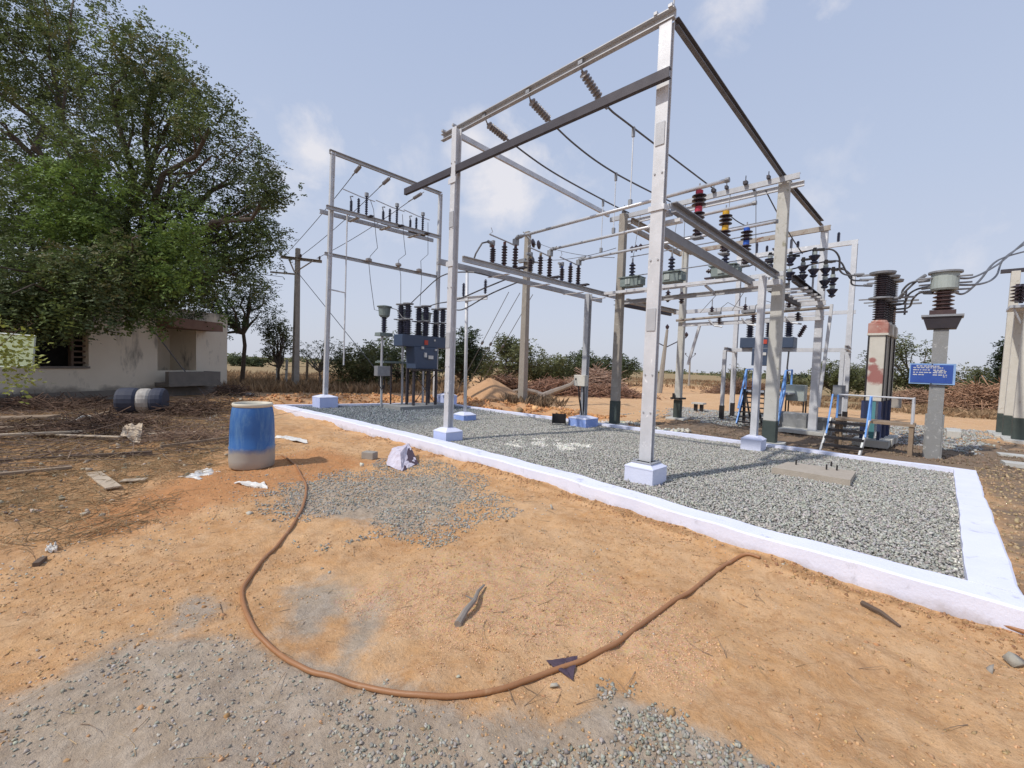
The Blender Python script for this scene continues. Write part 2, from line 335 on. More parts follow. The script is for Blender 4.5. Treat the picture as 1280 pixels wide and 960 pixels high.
# ------------------------------------------------------------------ ground material and sheet
def ground_mat():
    m = bpy.data.materials.new('ground'); m.use_nodes = True; t = m.node_tree; b = t.nodes['Principled BSDF']
    tcn = N(t, 'ShaderNodeTexCoord'); co = tcn.outputs['Object']
    at = N(t, 'ShaderNodeAttribute', attribute_name='tint'); sp = N(t, 'ShaderNodeSeparateColor'); t.links.new(at.outputs['Color'], sp.inputs[0])
    at2 = N(t, 'ShaderNodeAttribute', attribute_name='tint2'); sq = N(t, 'ShaderNodeSeparateColor'); t.links.new(at2.outputs['Color'], sq.inputs[0])
    n1 = noise(t, co, 1.1, 7, .62, .3); n2 = noise(t, co, 9, 7, .68); n3 = noise(t, co, 60, 5, .7)
    dirt = ramp(t, n1, [(.3, (.47, .225, .085)), (.48, (.61, .335, .145)), (.62, (.68, .415, .21)), (.75, (.60, .38, .21))])
    s9 = N(t, 'ShaderNodeSeparateColor'); t.links.new(ramp(t, noise(t, co, 2.7, 8, .75, .8), [(.4, (0, 0, 0)), (.7, (1, 1, 1))]), s9.inputs[0])
    dirt = mixc(t, math_(t, 'MULTIPLY', s9.outputs[0], .55), dirt, (.47, .31, .18))
    s8 = N(t, 'ShaderNodeSeparateColor'); t.links.new(ramp(t, n2, [(.38, (0, 0, 0)), (.72, (1, 1, 1))]), s8.inputs[0]); dirt = mixc(t, math_(t, 'MULTIPLY', s8.outputs[0], .6), dirt, (.74, .50, .30))
    dirt = mixc(t, math_(t, 'MULTIPLY', math_(t, 'SUBTRACT', .47, n3, clamp=True), 2.2, clamp=True), dirt, (.28, .15, .075))
    s7 = N(t, 'ShaderNodeSeparateColor'); t.links.new(ramp(t, noise(t, co, 5.5, 9, .8, 1.2), [(.50, (0, 0, 0)), (.62, (1, 1, 1))]), s7.inputs[0]); dirt = mixc(t, math_(t, 'MULTIPLY', s7.outputs[0], .5), dirt, (.40, .20, .085))
    def mk(ch, a, bb, sc):
        q = math_(t, 'ADD', ch, math_(t, 'MULTIPLY', math_(t, 'SUBTRACT', noise(t, co, sc, 8, .72, .5), .5), 1.9))
        q = math_(t, 'ADD', q, math_(t, 'MULTIPLY', math_(t, 'SUBTRACT', n3, .5), .5))
        r_ = ramp(t, q, [(a-.12, (0, 0, 0)), (bb+.16, (1, 1, 1))]); s = N(t, 'ShaderNodeSeparateColor'); t.links.new(r_, s.inputs[0])
        return math_(t, 'MULTIPLY', s.outputs[0], math_(t, 'MULTIPLY', ch, 3.5, clamp=True))
    red = mk(sq.outputs[0], .4, .7, 2.5); c = mixc(t, math_(t, 'MULTIPLY', red, .75), dirt, (.50, .22, .085))
    cem = mk(sp.outputs[0], .42, .68, 3); cc = mixc(t, s8.outputs[0], (.33, .285, .23), (.53, .475, .4)); cc = mixc(t, math_(t, 'MULTIPLY', s9.outputs[0], .6), cc, (.44, .34, .23)); cc = mixc(t, math_(t, 'MULTIPLY', s7.outputs[0], .5), cc, (.24, .21, .175)); c = mixc(t, math_(t, 'MULTIPLY', cem, .82), c, cc)
    tan = mk(sq.outputs[1], .4, .7, 3)
    vo = N(t, 'ShaderNodeTexVoronoi', feature='F1'); vo.inputs['Scale'].default_value = 90; t.links.new(co, vo.inputs['Vector'])
    tc2 = mixc(t, .35, (.62, .41, .24), vo.outputs['Color'], 'SOFT_LIGHT'); c = mixc(t, math_(t, 'MULTIPLY', tan, .55), c, tc2)
    lit = mk(sp.outputs[1], .38, .7, 2.5); lc = mixc(t, s8.outputs[0], (.21, .12, .06), (.46, .3, .16)); lc = mixc(t, math_(t, 'MULTIPLY', s9.outputs[0], .75), lc, (.55, .28, .11)); c = mixc(t, math_(t, 'MULTIPLY', lit, .8), c, lc)
    brn = mk(sp.outputs[2], .4, .7, 1.5); bc = mixc(t, n2, (.13, .095, .07), (.27, .21, .155)); c = mixc(t, math_(t, 'MULTIPLY', brn, .92), c, bc)
    dry = mk(sq.outputs[2], .4, .7, .4); dc = mixc(t, noise(t, co, .8, 7, .7), (.36, .25, .14), (.2, .17, .08)); c = mixc(t, math_(t, 'MULTIPLY', dry, .9), c, dc)
    # grit: scattered pale, grey and dark grains of their own colour
    for sc_, th, cc_, am in ((38, .16, (.6, .52, .42), .75), (55, .17, (.2, .13, .09), .7), (26, .11, (.34, .33, .31), .8), (110, .24, (.66, .5, .35), .5)):
        vg = N(t, 'ShaderNodeTexVoronoi', feature='F1'); vg.inputs['Scale'].default_value = sc_; vg.inputs['Randomness'].default_value = 1
        wv = N(t, 'ShaderNodeVectorMath', operation='ADD'); t.links.new(co, wv.inputs[0]); wv.inputs[1].default_value = (sc_*.37, sc_*.11, 0); t.links.new(wv.outputs[0], vg.inputs['Vector'])
        sg = N(t, 'ShaderNodeSeparateColor'); t.links.new(vg.outputs['Color'], sg.inputs[0])
        size = math_(t, 'MULTIPLY', math_(t, 'SUBTRACT', sg.outputs[0], .45, clamp=True), th*2.2)
        mk_ = math_(t, 'MULTIPLY', math_(t, 'SUBTRACT', size, vg.outputs['Distance'], clamp=True), 14, clamp=True)
        c = mixc(t, math_(t, 'MULTIPLY', mk_, am), c, cc_)
    t.links.new(c, b.inputs['Base Color']); b.inputs['Roughness'].default_value = .95; b.inputs['Specular IOR Level'].default_value = .2
    bn = N(t, 'ShaderNodeBump'); bn.inputs['Strength'].default_value = .75; bn.inputs['Distance'].default_value = .02
    hh = math_(t, 'ADD', math_(t, 'MULTIPLY', n2, 1.3), math_(t, 'MULTIPLY', n3, .7)); hh = math_(t, 'ADD', hh, math_(t, 'MULTIPLY', noise(t, co, 24, 6, .75, .6), .9))
    hh = math_(t, 'ADD', hh, math_(t, 'MULTIPLY', noise(t, co, 170, 3, .6), .2)); t.links.new(hh, bn.inputs['Height']); t.links.new(bn.outputs[0], b.inputs['Normal'])
    return m
def polyW(pix): return [tuple(Gz(x, y, -.15)[:2]) for x, y in pix]
def soft(x, y, poly, w):
    P = np.array(poly); n = len(P); ins = np.zeros(x.shape, bool); d = np.full(x.shape, 1e9)
    for i in range(n):
        a = P[i]; c = P[(i+1) % n]; e = c-a
        tt = np.clip(((x-a[0])*e[0]+(y-a[1])*e[1])/(e@e), 0, 1); d = np.minimum(d, np.hypot(x-a[0]-tt*e[0], y-a[1]-tt*e[1]))
        cr_ = (a[1] > y) != (c[1] > y)
        with np.errstate(divide='ignore', invalid='ignore'): ins ^= cr_ & (x < (c[0]-a[0])*(y-a[1])/(c[1]-a[1]+1e-12)+a[0])
    return sst(-w, w, np.where(ins, d, -d))
CEM = [([(-60, 1100), (-60, 890), (60, 850), (150, 800), (260, 790), (330, 800), (420, 820), (500, 850), (600, 885), (720, 900), (820, 1100)], .2),
       ([(350, 790), (355, 730), (410, 715), (440, 735), (400, 790), (370, 800)], .2), ([(430, 790), (445, 755), (480, 735), (500, 750), (470, 790), (440, 830), (410, 840)], .16),
       ([(200, 790), (230, 745), (270, 735), (280, 755), (250, 790)], .16), ([(700, 900), (760, 850), (860, 900), (960, 950), (960, 1100), (700, 1100)], .1),
       ([(350, 640), (350, 615), (400, 600), (560, 590), (600, 620), (560, 650), (500, 670), (440, 650)], .35)]
GRAV1 = polyW([(322, 640), (340, 610), (395, 590), (445, 588), (470, 572), (540, 574), (600, 592), (655, 640), (600, 655), (570, 665), (548, 684), (490, 672), (470, 650), (440, 640), (390, 648), (340, 655)])
GRAV2 = polyW([(728, 845), (752, 838), (800, 880), (850, 905), (930, 925), (970, 965), (930, 1010), (790, 1000), (640, 980), (600, 935), (700, 925), (760, 900)])
GRAV3 = polyW([(400, 880), (470, 862), (560, 905), (640, 930), (640, 1010), (480, 1010), (440, 930)])
LIT = [([(-150, 480), (300, 480), (300, 520), (290, 560), (240, 590), (150, 610), (100, 650), (-150, 660)], .35)]
def masks(x, y):
    cem = np.zeros(x.shape); lit = cem.copy()
    for p, w in CEM: cem = np.maximum(cem, soft(x, y, polyW(p), w))
    for p, w in LIT: lit = np.maximum(lit, soft(x, y, polyW(p), w))
    kb = np.exp(-((x-kx(y)+.05)/.045)**2)*(y < 4.5)*sst(-.05, .25, vn(x*.2, y, 1.3, 21)+.15)*.9; lit = np.maximum(lit, kb)
    brn = sst(-.2, .3, x-fx_(np.clip(y, -.3, 11)))*(1-sst(4.8, 6.2, y+.02*x))*(1-sst(12.5, 15.5, x-.3*y))
    brn = np.maximum(brn, sst(0, .2, x-4.2)*(1-sst(-.6, -.2, y))*(1-sst(14, 17, x))*.75)
    red = np.maximum(soft(x, y, polyW([(60, 640), (330, 570), (400, 560), (470, 575), (400, 600), (260, 640), (120, 670)]), .4),
                     soft(x, y, [(3.2, 12.9), (14, 10.5), (14, 16.5), (3, 16.5)], .5)*.9)
    red = np.maximum(red, sst(.1, .3, x-fx_(y))*(1-sst(2, 3.5, x-fx_(y)))*sst(6, 7, y)*(1-sst(13, 14, y)))
    tan = soft(x, y, polyW([(430, 740), (540, 690), (700, 690), (850, 760), (900, 840), (850, 860), (700, 790), (560, 800)]), .25)
    tan = np.maximum(tan, sst(9.5, 12, np.hypot(x, y))*(1-brn)*(1-sst(28, 40, np.hypot(x, y)))*.7)
    az = np.degrees(np.arctan2(y, x)); rr = np.hypot(x, y)
    dry = np.maximum(sst(20, 24, rr)*sst(48, 54, az), sst(38, 55, rr))
    dry = np.maximum(dry, sst(22, 26, rr)*(1-sst(8, 14, az)))
    return cem, lit, brn, red, tan, dry
def axis(lo, hi, far, s):
    a = list(np.arange(lo, hi, s)); st = s; x = hi
    while x < far: a.append(x); st *= 1.13; x += st
    st = s; x = lo-s; b = []
    while x > -far: b.append(x); st *= 1.13; x -= st
    return np.array(b[::-1]+a)
ax = axis(-1.5, 6.0, 900, .035); ay = axis(-1.2, 9.5, 900, .035)
# medium resolution between 6 and 16 m
def densify(a, lo, hi, s):
    out = [a[0]]
    for v in a[1:]:
        g = v-out[-1]
        if out[-1] >= lo and v <= hi+1 and g > s: k = int(math.ceil(g/s)); out += list(out[-1]+g*np.arange(1, k)/k)
        out.append(v)
    return np.array(out)
ax = densify(ax, 6, 16, .12); ay = densify(ay, 9, 18, .12)
gx, gy = np.meshgrid(ax, ay, indexing='ij'); gz = hgt(gx, gy); nx, ny = gx.shape
idx = np.arange(nx*ny).reshape(nx, ny)
F = np.stack([idx[:-1, :-1], idx[1:, :-1], idx[1:, 1:], idx[:-1, 1:]], -1).reshape(-1, 4)
cem, lit, brn, red, tan, dry = masks(gx, gy)
ground = arrays('ground', np.stack([gx, gy, gz], -1).reshape(-1, 3), F, ground_mat(), np.stack([cem, lit, brn], -1).reshape(-1, 3), smooth=True)
a2 = ground.data.color_attributes.new('tint2', 'FLOAT_COLOR', 'POINT'); a2.data.foreach_set('color', np.c_[np.stack([red, tan, dry], -1).reshape(-1, 3), np.ones(nx*ny)].astype(np.float32).ravel())
struct(ground)
# ------------------------------------------------------------------ stones
CUBE = np.array([(-1, -1, -1), (1, -1, -1), (1, 1, -1), (-1, 1, -1), (-1, -1, 1), (1, -1, 1), (1, 1, 1), (-1, 1, 1)], float)
OCT = np.array([(1, 0, -.1), (.1, 1, .1), (-1, .1, 0), (0, -1, .1), (.15, .1, .9), (-.1, 0, -.9)]); OF = np.array([(0, 1, 4), (1, 2, 4), (2, 3, 4), (3, 0, 4), (1, 0, 5), (2, 1, 5), (3, 2, 5), (0, 3, 5)])
CF = np.array([(0, 3, 2, 1), (4, 5, 6, 7), (0, 1, 5, 4), (1, 2, 6, 5), (2, 3, 7, 6), (3, 0, 4, 7)])
def stones(name, P, size, m, lo=.6, hi=1.25, base=(1, 1, 1), var=.35, hue=.06, flat=.6, parent=None):
    n = len(P); s = size*rng.uniform(lo, hi, n); cub = n < 9000; B_, F_ = (CUBE, CF) if cub else (OCT, OF); nv = len(B_)
    V = np.tile(B_, (n, 1, 1))*rng.uniform(.45 if cub else .6, 1 if cub else 1.25, (n, nv, 3))
    if cub: V[:, 4:, :2] *= rng.uniform(.4, .95, (n, 1, 1))
    else: V += rng.normal(0, .18, V.shape)
    V *= (s[:, None]*.5)[:, :, None]*np.stack([rng.uniform(.8, 1.3, n), rng.uniform(.6, 1, n), rng.uniform(.4, 1, n)*flat*1.3], -1)[:, None, :]
    q = rng.normal(size=(n, 4)); q[:, 1:3] *= .45; q /= np.linalg.norm(q, axis=1)[:, None]; w, x, y, z = q.T
    Rm = np.stack([1-2*(y*y+z*z), 2*(x*y-w*z), 2*(x*z+w*y), 2*(x*y+w*z), 1-2*(x*x+z*z), 2*(y*z-w*x), 2*(x*z-w*y), 2*(y*z+w*x), 1-2*(x*x+y*y)], -1).reshape(n, 3, 3)
    V = np.einsum('nij,nkj->nki', Rm, V)+P[:, None, :]
    F = (F_[None]+nv*np.arange(n)[:, None, None]).reshape(-1, F_.shape[1])
    c = np.array(base)*(1+rng.uniform(-var, var, (n, 1)))*(1+rng.uniform(-hue, hue, (n, 3)))
    return arrays(name, V.reshape(-1, 3), F, m, np.repeat(c, nv, 0), parent)
def scatter(n, x0, x1, y0, y1, test=None):
    x = rng.uniform(x0, x1, n); y = rng.uniform(y0, y1, n)
    if test is not None: k = test(x, y); x = x[k]; y = y[k]
    return x, y
inyard = lambda x, y: (x > kx(y)+.26) & (x < fx_(y)-.0) & (y > -.19) & (y < back_y(x)-.02)
x, y = scatter(175000, 4, 9.3, -.3, 8.5, inyard); 
P = np.stack([x, y, -.03+rng.uniform(-.014, .01, len(x))+.025*vn(x, y, .8, 3)+.012*vn(x, y, 4, 5)], -1)
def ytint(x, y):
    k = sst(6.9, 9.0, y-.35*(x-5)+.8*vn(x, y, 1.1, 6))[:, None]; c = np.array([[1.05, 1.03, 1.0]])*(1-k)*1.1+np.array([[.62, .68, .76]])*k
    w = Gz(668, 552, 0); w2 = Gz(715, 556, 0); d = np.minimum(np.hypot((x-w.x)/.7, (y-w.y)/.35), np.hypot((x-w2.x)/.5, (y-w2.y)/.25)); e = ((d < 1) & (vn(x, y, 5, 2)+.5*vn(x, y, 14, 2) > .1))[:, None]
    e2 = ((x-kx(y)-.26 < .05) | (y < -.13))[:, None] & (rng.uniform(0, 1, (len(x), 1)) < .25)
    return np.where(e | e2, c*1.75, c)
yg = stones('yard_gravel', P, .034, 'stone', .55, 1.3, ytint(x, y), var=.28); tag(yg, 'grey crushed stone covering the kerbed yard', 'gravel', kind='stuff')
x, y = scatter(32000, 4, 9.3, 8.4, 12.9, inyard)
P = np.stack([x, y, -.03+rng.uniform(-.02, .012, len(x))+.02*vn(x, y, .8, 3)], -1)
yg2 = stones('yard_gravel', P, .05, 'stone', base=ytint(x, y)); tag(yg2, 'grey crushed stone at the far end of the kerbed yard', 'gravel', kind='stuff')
mb = MB(); mb.add([(4.2, -.2, -.05), (9.1, -.2, -.05), (8.7, 8.0, -.05), (4.2, 8.0, -.05)], [(0, 1, 2, 3)])
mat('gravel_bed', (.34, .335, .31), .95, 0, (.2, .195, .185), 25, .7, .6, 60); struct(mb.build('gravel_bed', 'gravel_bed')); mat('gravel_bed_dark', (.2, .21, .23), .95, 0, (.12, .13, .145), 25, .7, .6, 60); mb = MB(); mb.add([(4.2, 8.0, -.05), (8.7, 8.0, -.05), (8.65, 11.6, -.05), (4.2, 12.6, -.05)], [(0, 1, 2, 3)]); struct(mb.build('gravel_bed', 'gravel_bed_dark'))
def onground(x, y, off): return np.stack([x, y, hgt(x, y)+off], -1)
def patch(poly, n, w=.12, thr=.0, s=3):
    P_ = np.array(poly); x = rng.uniform(P_[:, 0].min(), P_[:, 0].max(), n); y = rng.uniform(P_[:, 1].min(), P_[:, 1].max(), n)
    d = soft(x, y, poly, w); k = (d+vn(x, y, s, 2)*1.1+vn(x, y, s*3.1, 4)*.8+rng.uniform(-.25, .25, n)) > .5+thr
    return x[k], y[k]
x, y = patch(GRAV1, 15000, .22, .05, 3.5); tag(stones('loose_gravel', onground(x, y, .003), .023, 'stone', .4, 1.5, (.92, .91, .87)), 'spilled grey gravel patch on the orange dirt beside the kerb', 'gravel', kind='stuff')
x, y = patch(GRAV2, 3000, .12, .08, 5); tag(stones('loose_gravel', onground(x, y, .003), .017, 'stone', .4, 1.5, (.92, .88, .8)), 'grey gravel spill at the bottom edge right of the dark cloth', 'gravel', kind='stuff')
x, y = patch(GRAV3, 1300, .14, .12, 5); tag(stones('loose_gravel', onground(x, y, .002), .015, 'stone', .4, 1.5, (.95, .9, .82)), 'sparse grey gravel below the hose loop', 'gravel', kind='stuff')
x, y = scatter(2600, -1, 4, -.6, 9, lambda x, y: (x < kx(y)-.03) & (vn(x, y, 1.9, 16)+.7*vn(x, y, 6, 13) > .22))
tag(stones('buried_clods', onground(x, y, -.003), .026, 'clod', .3, 1.6, (.86, .92, 1.0), .15), 'half buried lumps of orange soil on the trodden ground', 'soil', kind='stuff')
x, y = scatter(9000, -1, 4, -.6, 9, lambda x, y: (x < kx(y)-.03) & (vn(x, y, 1.1, 9)+vn(x, y, 5, 3)*.6 > .1))
tag(stones('pebbles', onground(x, y, .001), .011, 'stone', .3, 2.0, (1.15, 1.05, .95)), 'scattered small grey and buff stones on the dirt', 'stones', kind='stuff')
TAN = polyW([(440, 745), (540, 700), (700, 690), (850, 760), (900, 830), (860, 870), (720, 800), (600, 810), (480, 800)])
x, y = patch(TAN, 30000, .35, -.02); tag(stones('sand_chips', onground(x, y, .001), .0075, 'clod', .5, 1.5, (1.3, 1.6, 2.2), var=.25), 'pale orange fine chips strewn inside the hose loop', 'grit', kind='stuff')
x, y = scatter(40000, -.6, 4, -.6, 8, lambda x, y: (x < kx(y)) & (vn(x, y, 1.6, 6)+.5*vn(x, y, 6, 6) > -.05))
tag(stones('dirt_crumbs', onground(x, y, 0), .0095, 'clod', .3, 2.6, (.95, 1.15, 1.35)), 'small clods of orange earth on the trodden ground', 'soil', kind='stuff')
x, y = scatter(6000, 3.2, 13, 10.5, 16.5, lambda x, y: (y > back_y(x)+.2) & (y < back_y(x)+2.6) & (vn(x, y, 1.5, 3) > -.2))
tag(stones('earth_clods', onground(x, y, .01), .075, 'clod', .3, 1.6), 'lumpy orange earth bank behind the left end of the yard', 'soil', kind='stuff')
x, y = scatter(5000, 8.7, 11.6, 6.6, 12.5, lambda x, y: (x > fx_(y)+.25) & (vn(x, y, 1.5, 3) > -.15))
tag(stones('earth_clods', onground(x, y, .01), .07, 'clod', .3, 1.8), 'lumpy orange earth along the far kerb', 'soil', kind='stuff')
x, y = scatter(9000, 8.9, 15, -3, 6, lambda x, y: (x > fx_(y)+.2) & (vn(x, y, 2, 3) > -.1))
tag(stones('brown_clods', onground(x, y, .003), .04, 'clod', .3, 1.6, (.42, .6, .95)), 'rough brown soil crumbs right of the yard', 'soil', kind='stuff')
x, y = scatter(5000, 4.3, 10.5, -3, -.42); tag(stones('brown_clods', onground(x, y, .003), .028, 'clod', .3, 1.6, (.75, 1.05, 1.4)), 'stony brown soil outside the right kerb', 'soil', kind='stuff')
x, y = patch([(12.0, 4.0), (14, 3.0), (17, 4.0), (16.5, 7.2), (13, 6)], 9000, .3); tag(stones('far_gravel', onground(x, y, .01), .055, 'stone'), 'grey gravel patch in the far bay by the ladder platform', 'gravel', kind='stuff')
x, y = patch([(12.0, -.6), (18, -1.0), (18, 2.4), (13.4, 2.3)], 7000, .3); tag(stones('far_gravel', onground(x, y, .01), .055, 'stone'), 'grey gravel behind the red stained breaker poles', 'gravel', kind='stuff')
y = rng.uniform(-.8, 9, 3000); x = kx(y)-np.abs(rng.normal(0, .07, len(y)))-.004; k = vn(x*.3, y, 1.6, 12)+.6*vn(x*.3, y, 6, 2) > -.08; x, y = x[k], y[k]
tag(stones('kerb_rubble', onground(x, y, .0), .014, 'clod', .3, 2.4, (.75, .85, 1.0)), 'dark crumbs of earth and mortar along the foot of the front kerb', 'soil', kind='stuff')
x, y = patch(polyW([(-40, 980), (-40, 900), (160, 800), (330, 800), (420, 860), (440, 1000)]), 2600, .3, .1, 4); tag(stones('cement_grit', onground(x, y, .001), .011, 'stone', .3, 1.8, (.95, .9, .82)), 'fine grey grit on the cement stained ground at lower left', 'grit', kind='stuff')
# larger single stones
for k, (px, py, s, lab) in enumerate(((311, 643, .07, 'pale stone on the dirt left of the gravel spill'), (45, 640, .09, 'rounded pale stone at the edge of the dry grass'), (205, 571, .09, 'pale block of stone between planks and barrel'),
        (1110, 840, .035, 'brown stone alone on the dirt at lower right'), (633, 652, .04, 'dark brown stone below the gravel spill'), (1236, 838, .05, 'buff stone by the right edge'), (1270, 830, .09, 'big half buried buff stone at the right edge'),
        (692, 858, .05, 'pale tan stone under the hose by the dark cloth'), (690, 636, .06, 'light stone close to the front kerb'), (452, 583, .08, 'small stone beside the white sack'), (573, 846, .03, 'small dark stone inside the hose loop'), (840, 892, .04, 'brown flat stone in the gravel spill'), (225, 846, .03, 'black stone on the grey cement ground'))):
    p = G(px, py, s*.12); o = stones('rock', np.array([p]), s, 'clod' if k in (3, 4, 11, 12) else 'stone', 1, 1.1, (1.3, 1.2, 1.05) if k not in (3, 4, 11, 12) else (.6, .7, .8)); tag(o, lab, 'stone')
# ------------------------------------------------------------------ kerbs
def strip(pts_out, pts_in, z1, z0, name, label):
    n = len(pts_out); mb = MB(); vs = []
    for q_, (a, b) in enumerate(zip(pts_out, pts_in)):
        z1_ = z1; z1 = z1_+.012*float(vn(q_*.37, z0, 1, 3))
        vs += [(a[0], a[1], z0), (a[0]+.006*0, a[1], z1-.012), (a[0]+(b[0]-a[0])*.06, a[1]+(b[1]-a[1])*.06, z1), (b[0], b[1], z1), (b[0], b[1], z0)]; z1 = z1_
    fs = [(i*5+k, i*5+(k+1) % 5, (i+1)*5+(k+1) % 5, (i+1)*5+k) for i in range(n-1) for k in range(5)]
    fs = [f[::-1] for f in fs]+[tuple(range(5)), tuple(range((n-1)*5, n*5))[::-1]]
    mb.add(vs, fs); o = mb.build(name, 'kerb_white'); tag(o, label, 'kerb'); return o
ys = np.linspace(-3, 12.7, 180)
wob = lambda y, k: float(.022*vn(y, 0, 1.1, k)+.014*vn(y, 0, 5, k)+.008*vn(y, 0, 13, k))
strip([(float(kx(v))+wob(v, 1), v) for v in ys], [(float(kx(v))+float(np.interp(v, [-3, 1, 4, 13], [.24, .24, .27, .24]))+wob(v, 2), v) for v in ys], .03, -.34, 'front_kerb', 'long whitewashed kerb along the front of the gravel yard, hose ending against it')
xs = np.linspace(4.04, 9.15, 30); strip([(v, -.41+wob(v, 3)) for v in xs[::-1]], [(v, -.18+wob(v, 4)) for v in xs[::-1]], .034, -.3, 'side_kerb', 'broad whitewashed kerb on the right side of the gravel yard')
ys = np.linspace(-.41, 11.7, 60); strip([(float(fx_(v))+.16+wob(v, 5), v) for v in ys[::-1]], [(float(fx_(v))+wob(v, 6), v) for v in ys[::-1]], .028, -.3, 'far_kerb', 'thin whitewashed kerb along the far side of the gravel yard')
xs = np.linspace(3.98, 8.72, 30); strip([(v, float(back_y(v))+.14+wob(v, 7)) for v in xs], [(v, float(back_y(v))+wob(v, 8)) for v in xs], .03, -.3, 'end_kerb', 'whitewashed kerb closing the far left end of the yard')
# wet cement smear under front kerb
# ------------------------------------------------------------------ pedestals
def pedestal(c, w, h, label, mtop='white_wash', ms='pedestal_pale', peak=.06):
    c = Vector(c); r = T('concrete_pedestal', label, 'pedestal', (c.x, c.y, 0), 'painted column pedestals')
    a = w/2; mb = MB(); mb.add([(c.x-a, c.y-a, -.08), (c.x+a, c.y-a, -.08), (c.x+a, c.y+a, -.08), (c.x-a, c.y+a, -.08), (c.x-a, c.y-a, h), (c.x+a, c.y-a, h), (c.x+a, c.y+a, h), (c.x-a, c.y+a, h)],
        [(0, 3, 2, 1), (0, 1, 5, 4), (1, 2, 6, 5), (2, 3, 7, 6), (3, 0, 4, 7)]); mb.build('block', ms, r)
    b = .09; e = a+.004; mb = MB(); mb.add([(c.x-e, c.y-e, h-.01), (c.x+e, c.y-e, h-.01), (c.x+e, c.y+e, h-.01), (c.x-e, c.y+e, h-.01), (c.x-e, c.y-e, h+.004), (c.x+e, c.y-e, h+.004), (c.x+e, c.y+e, h+.004), (c.x-e, c.y+e, h+.004), (c.x-b, c.y-b, h+peak), (c.x+b, c.y-b, h+peak), (c.x+b, c.y+b, h+peak), (c.x-b, c.y+b, h+peak)],
        [(0, 3, 2, 1), (0, 1, 5, 4), (1, 2, 6, 5), (2, 3, 7, 6), (3, 0, 4, 7), (4, 5, 9, 8), (5, 6, 10, 9), (6, 7, 11, 10), (7, 4, 8, 11), (8, 9, 10, 11)]); mb.build('cap', mtop, r)
    return r
NX, NY = 4.92, 2.5; MX, MY = 4.72, 6.12
pedestal((NX, NY), .36, .155, 'pale blue pedestal under the tall nearest steel column', 'white_wash', 'white_wash')
pedestal((MX, MY), .36, .13, 'blue pedestal under the second steel column, behind the white sack')
pedestal((5.12, 12.2), .5, .26, 'pale blue pedestal at the far left corner of the yard', 'white_wash', 'pedestal_pale')
pedestal((8.55, 11.2), .45, .3, 'small pale blue pedestal behind the dark blue breaker')
pedestal((6.75, 8.12), .38, .1, 'low white topped blue pedestal under the thin pole with side arm', 'white_wash', 'pedestal_blue')
pedestal((8.35, 5.83), .48, .17, 'bright blue pedestal under the dark column with the meter box', 'white_wash', 'pedestal_blue')
pedestal((8.5, 2.32), .32, .17, 'pale pedestal beside the concrete pole at the far kerb', 'white_wash', 'white_wash')
# ------------------------------------------------------------------ main steel gantry
gan = T('steel_gantry', 'new galvanised steel gantry over the gravel yard', 'gantry', (NX, NY, 0))
def column(x, y, z0, z1, w, h, root, m='galv', name='column', lean=(0, 0)):
    mb = MB(); mb.prism((x, y, z0), (x+lean[0], y+lean[1], z1), isec(w, h, .014), (1, 0, 0)); o = mb.build(name, m, root); return o
c1 = column(NX, NY, .2, 5.31, .15, .08, gan)
mb = MB(); mb.box((NX, NY, .208), (.26, .26, .014)); 
for a in (-1, 1):
    for b in (-1, 1): mb.tube([(NX+a*.105, NY+b*.105, .2), (NX+a*.105, NY+b*.105, .245)], .009, 6)
mb.build('base_plate', 'galv_dull', c1)
mb = MB()
for z in (3.2,): mb.box((NX-.052, NY, z), (.012, .2, .06)); mb.box((NX+.052, NY, z), (.012, .2, .06)); mb.box((NX, NY-.095, z), (.09, .012, .06))
mb.build('clamp_plate', 'galv', c1)
c2 = column(MX, MY, .18, 5.29, .12, .12, gan)
mb = MB(); mb.box((MX-.072, MY, 4.4), (.012, .2, .09)); mb.box((MX-.072, MY, 3.0), (.012, .2, .09)); mb.build('clamp_plate', 'galv', c2)
column(8.35, 5.83, .22, 2.98, .12, .12, gan, 'galv_dull')
column(8.5, 2.32, .22, 3.0, .1, .12, gan)
for (cx, cy, zs, cc) in ((NX, NY, (1.9, 4.05), c1), (MX, MY, (1.7, 3.75), c2)):
    for z in zs:
        mb = MB(); mb.box((cx-(.046 if cc is c1 else .066), cy, z), (.01, .11, .26)); sp_ = mb.build('splice_plate', 'galv_dull', cc)
for (cx, cy, cc) in ((NX, NY, c1), (MX, MY, c2)):
    for z in (.8, 1.25, 2.6, 3.6, 4.7):
        for dy in (-.045, .045): mb = MB(); mb.lathe([(.011, 0), (.011, .012)], (cx-(.041 if cc is c1 else .061), cy+dy, z), (-1, 0, 0), 6); mb.build('bolt', 'galv_dull', cc)
def beam(p0, p1, sec, m, root, name='beam', up=(0, 0, 1)):
    mb = MB(); mb.prism(p0, p1, sec, up); return mb.build(name, m, root)
beam((NX-.02, 2.4, 5.375), (MX+.12, 6.7, 5.36), csec(.07, .115, .012, -1), 'galv_dull', gan, 'top_beam')
for yy in (NY, 2.9): pass
mb = MB(); mb.box((NX-.02, 2.44, 5.45), (.1, .05, .035)); mb.box((NX-.02, 2.62, 5.45), (.1, .04, .035)); mb.tube([(NX-.02, 2.42, 5.43), (NX-.02, 2.42, 5.52)], .009, 6); mb.box((MX+.1, 6.6, 5.43), (.12, .05, .035)); mb.box((MX+.1, 6.3, 5.43), (.12, .04, .035)); mb.each('top_bracket', 'galv_dull', gan)
lb = beam((4.77, 2.36, 4.63), (4.66, 7.6, 4.57), csec(.06, .115, .012, 1), 'steel_dark', gan, 'low_beam')  # near-black steel: the shade on this channel is put into its colour
lb['label'] = 'steel beam coloured dark for shade, clamped to the two front columns'
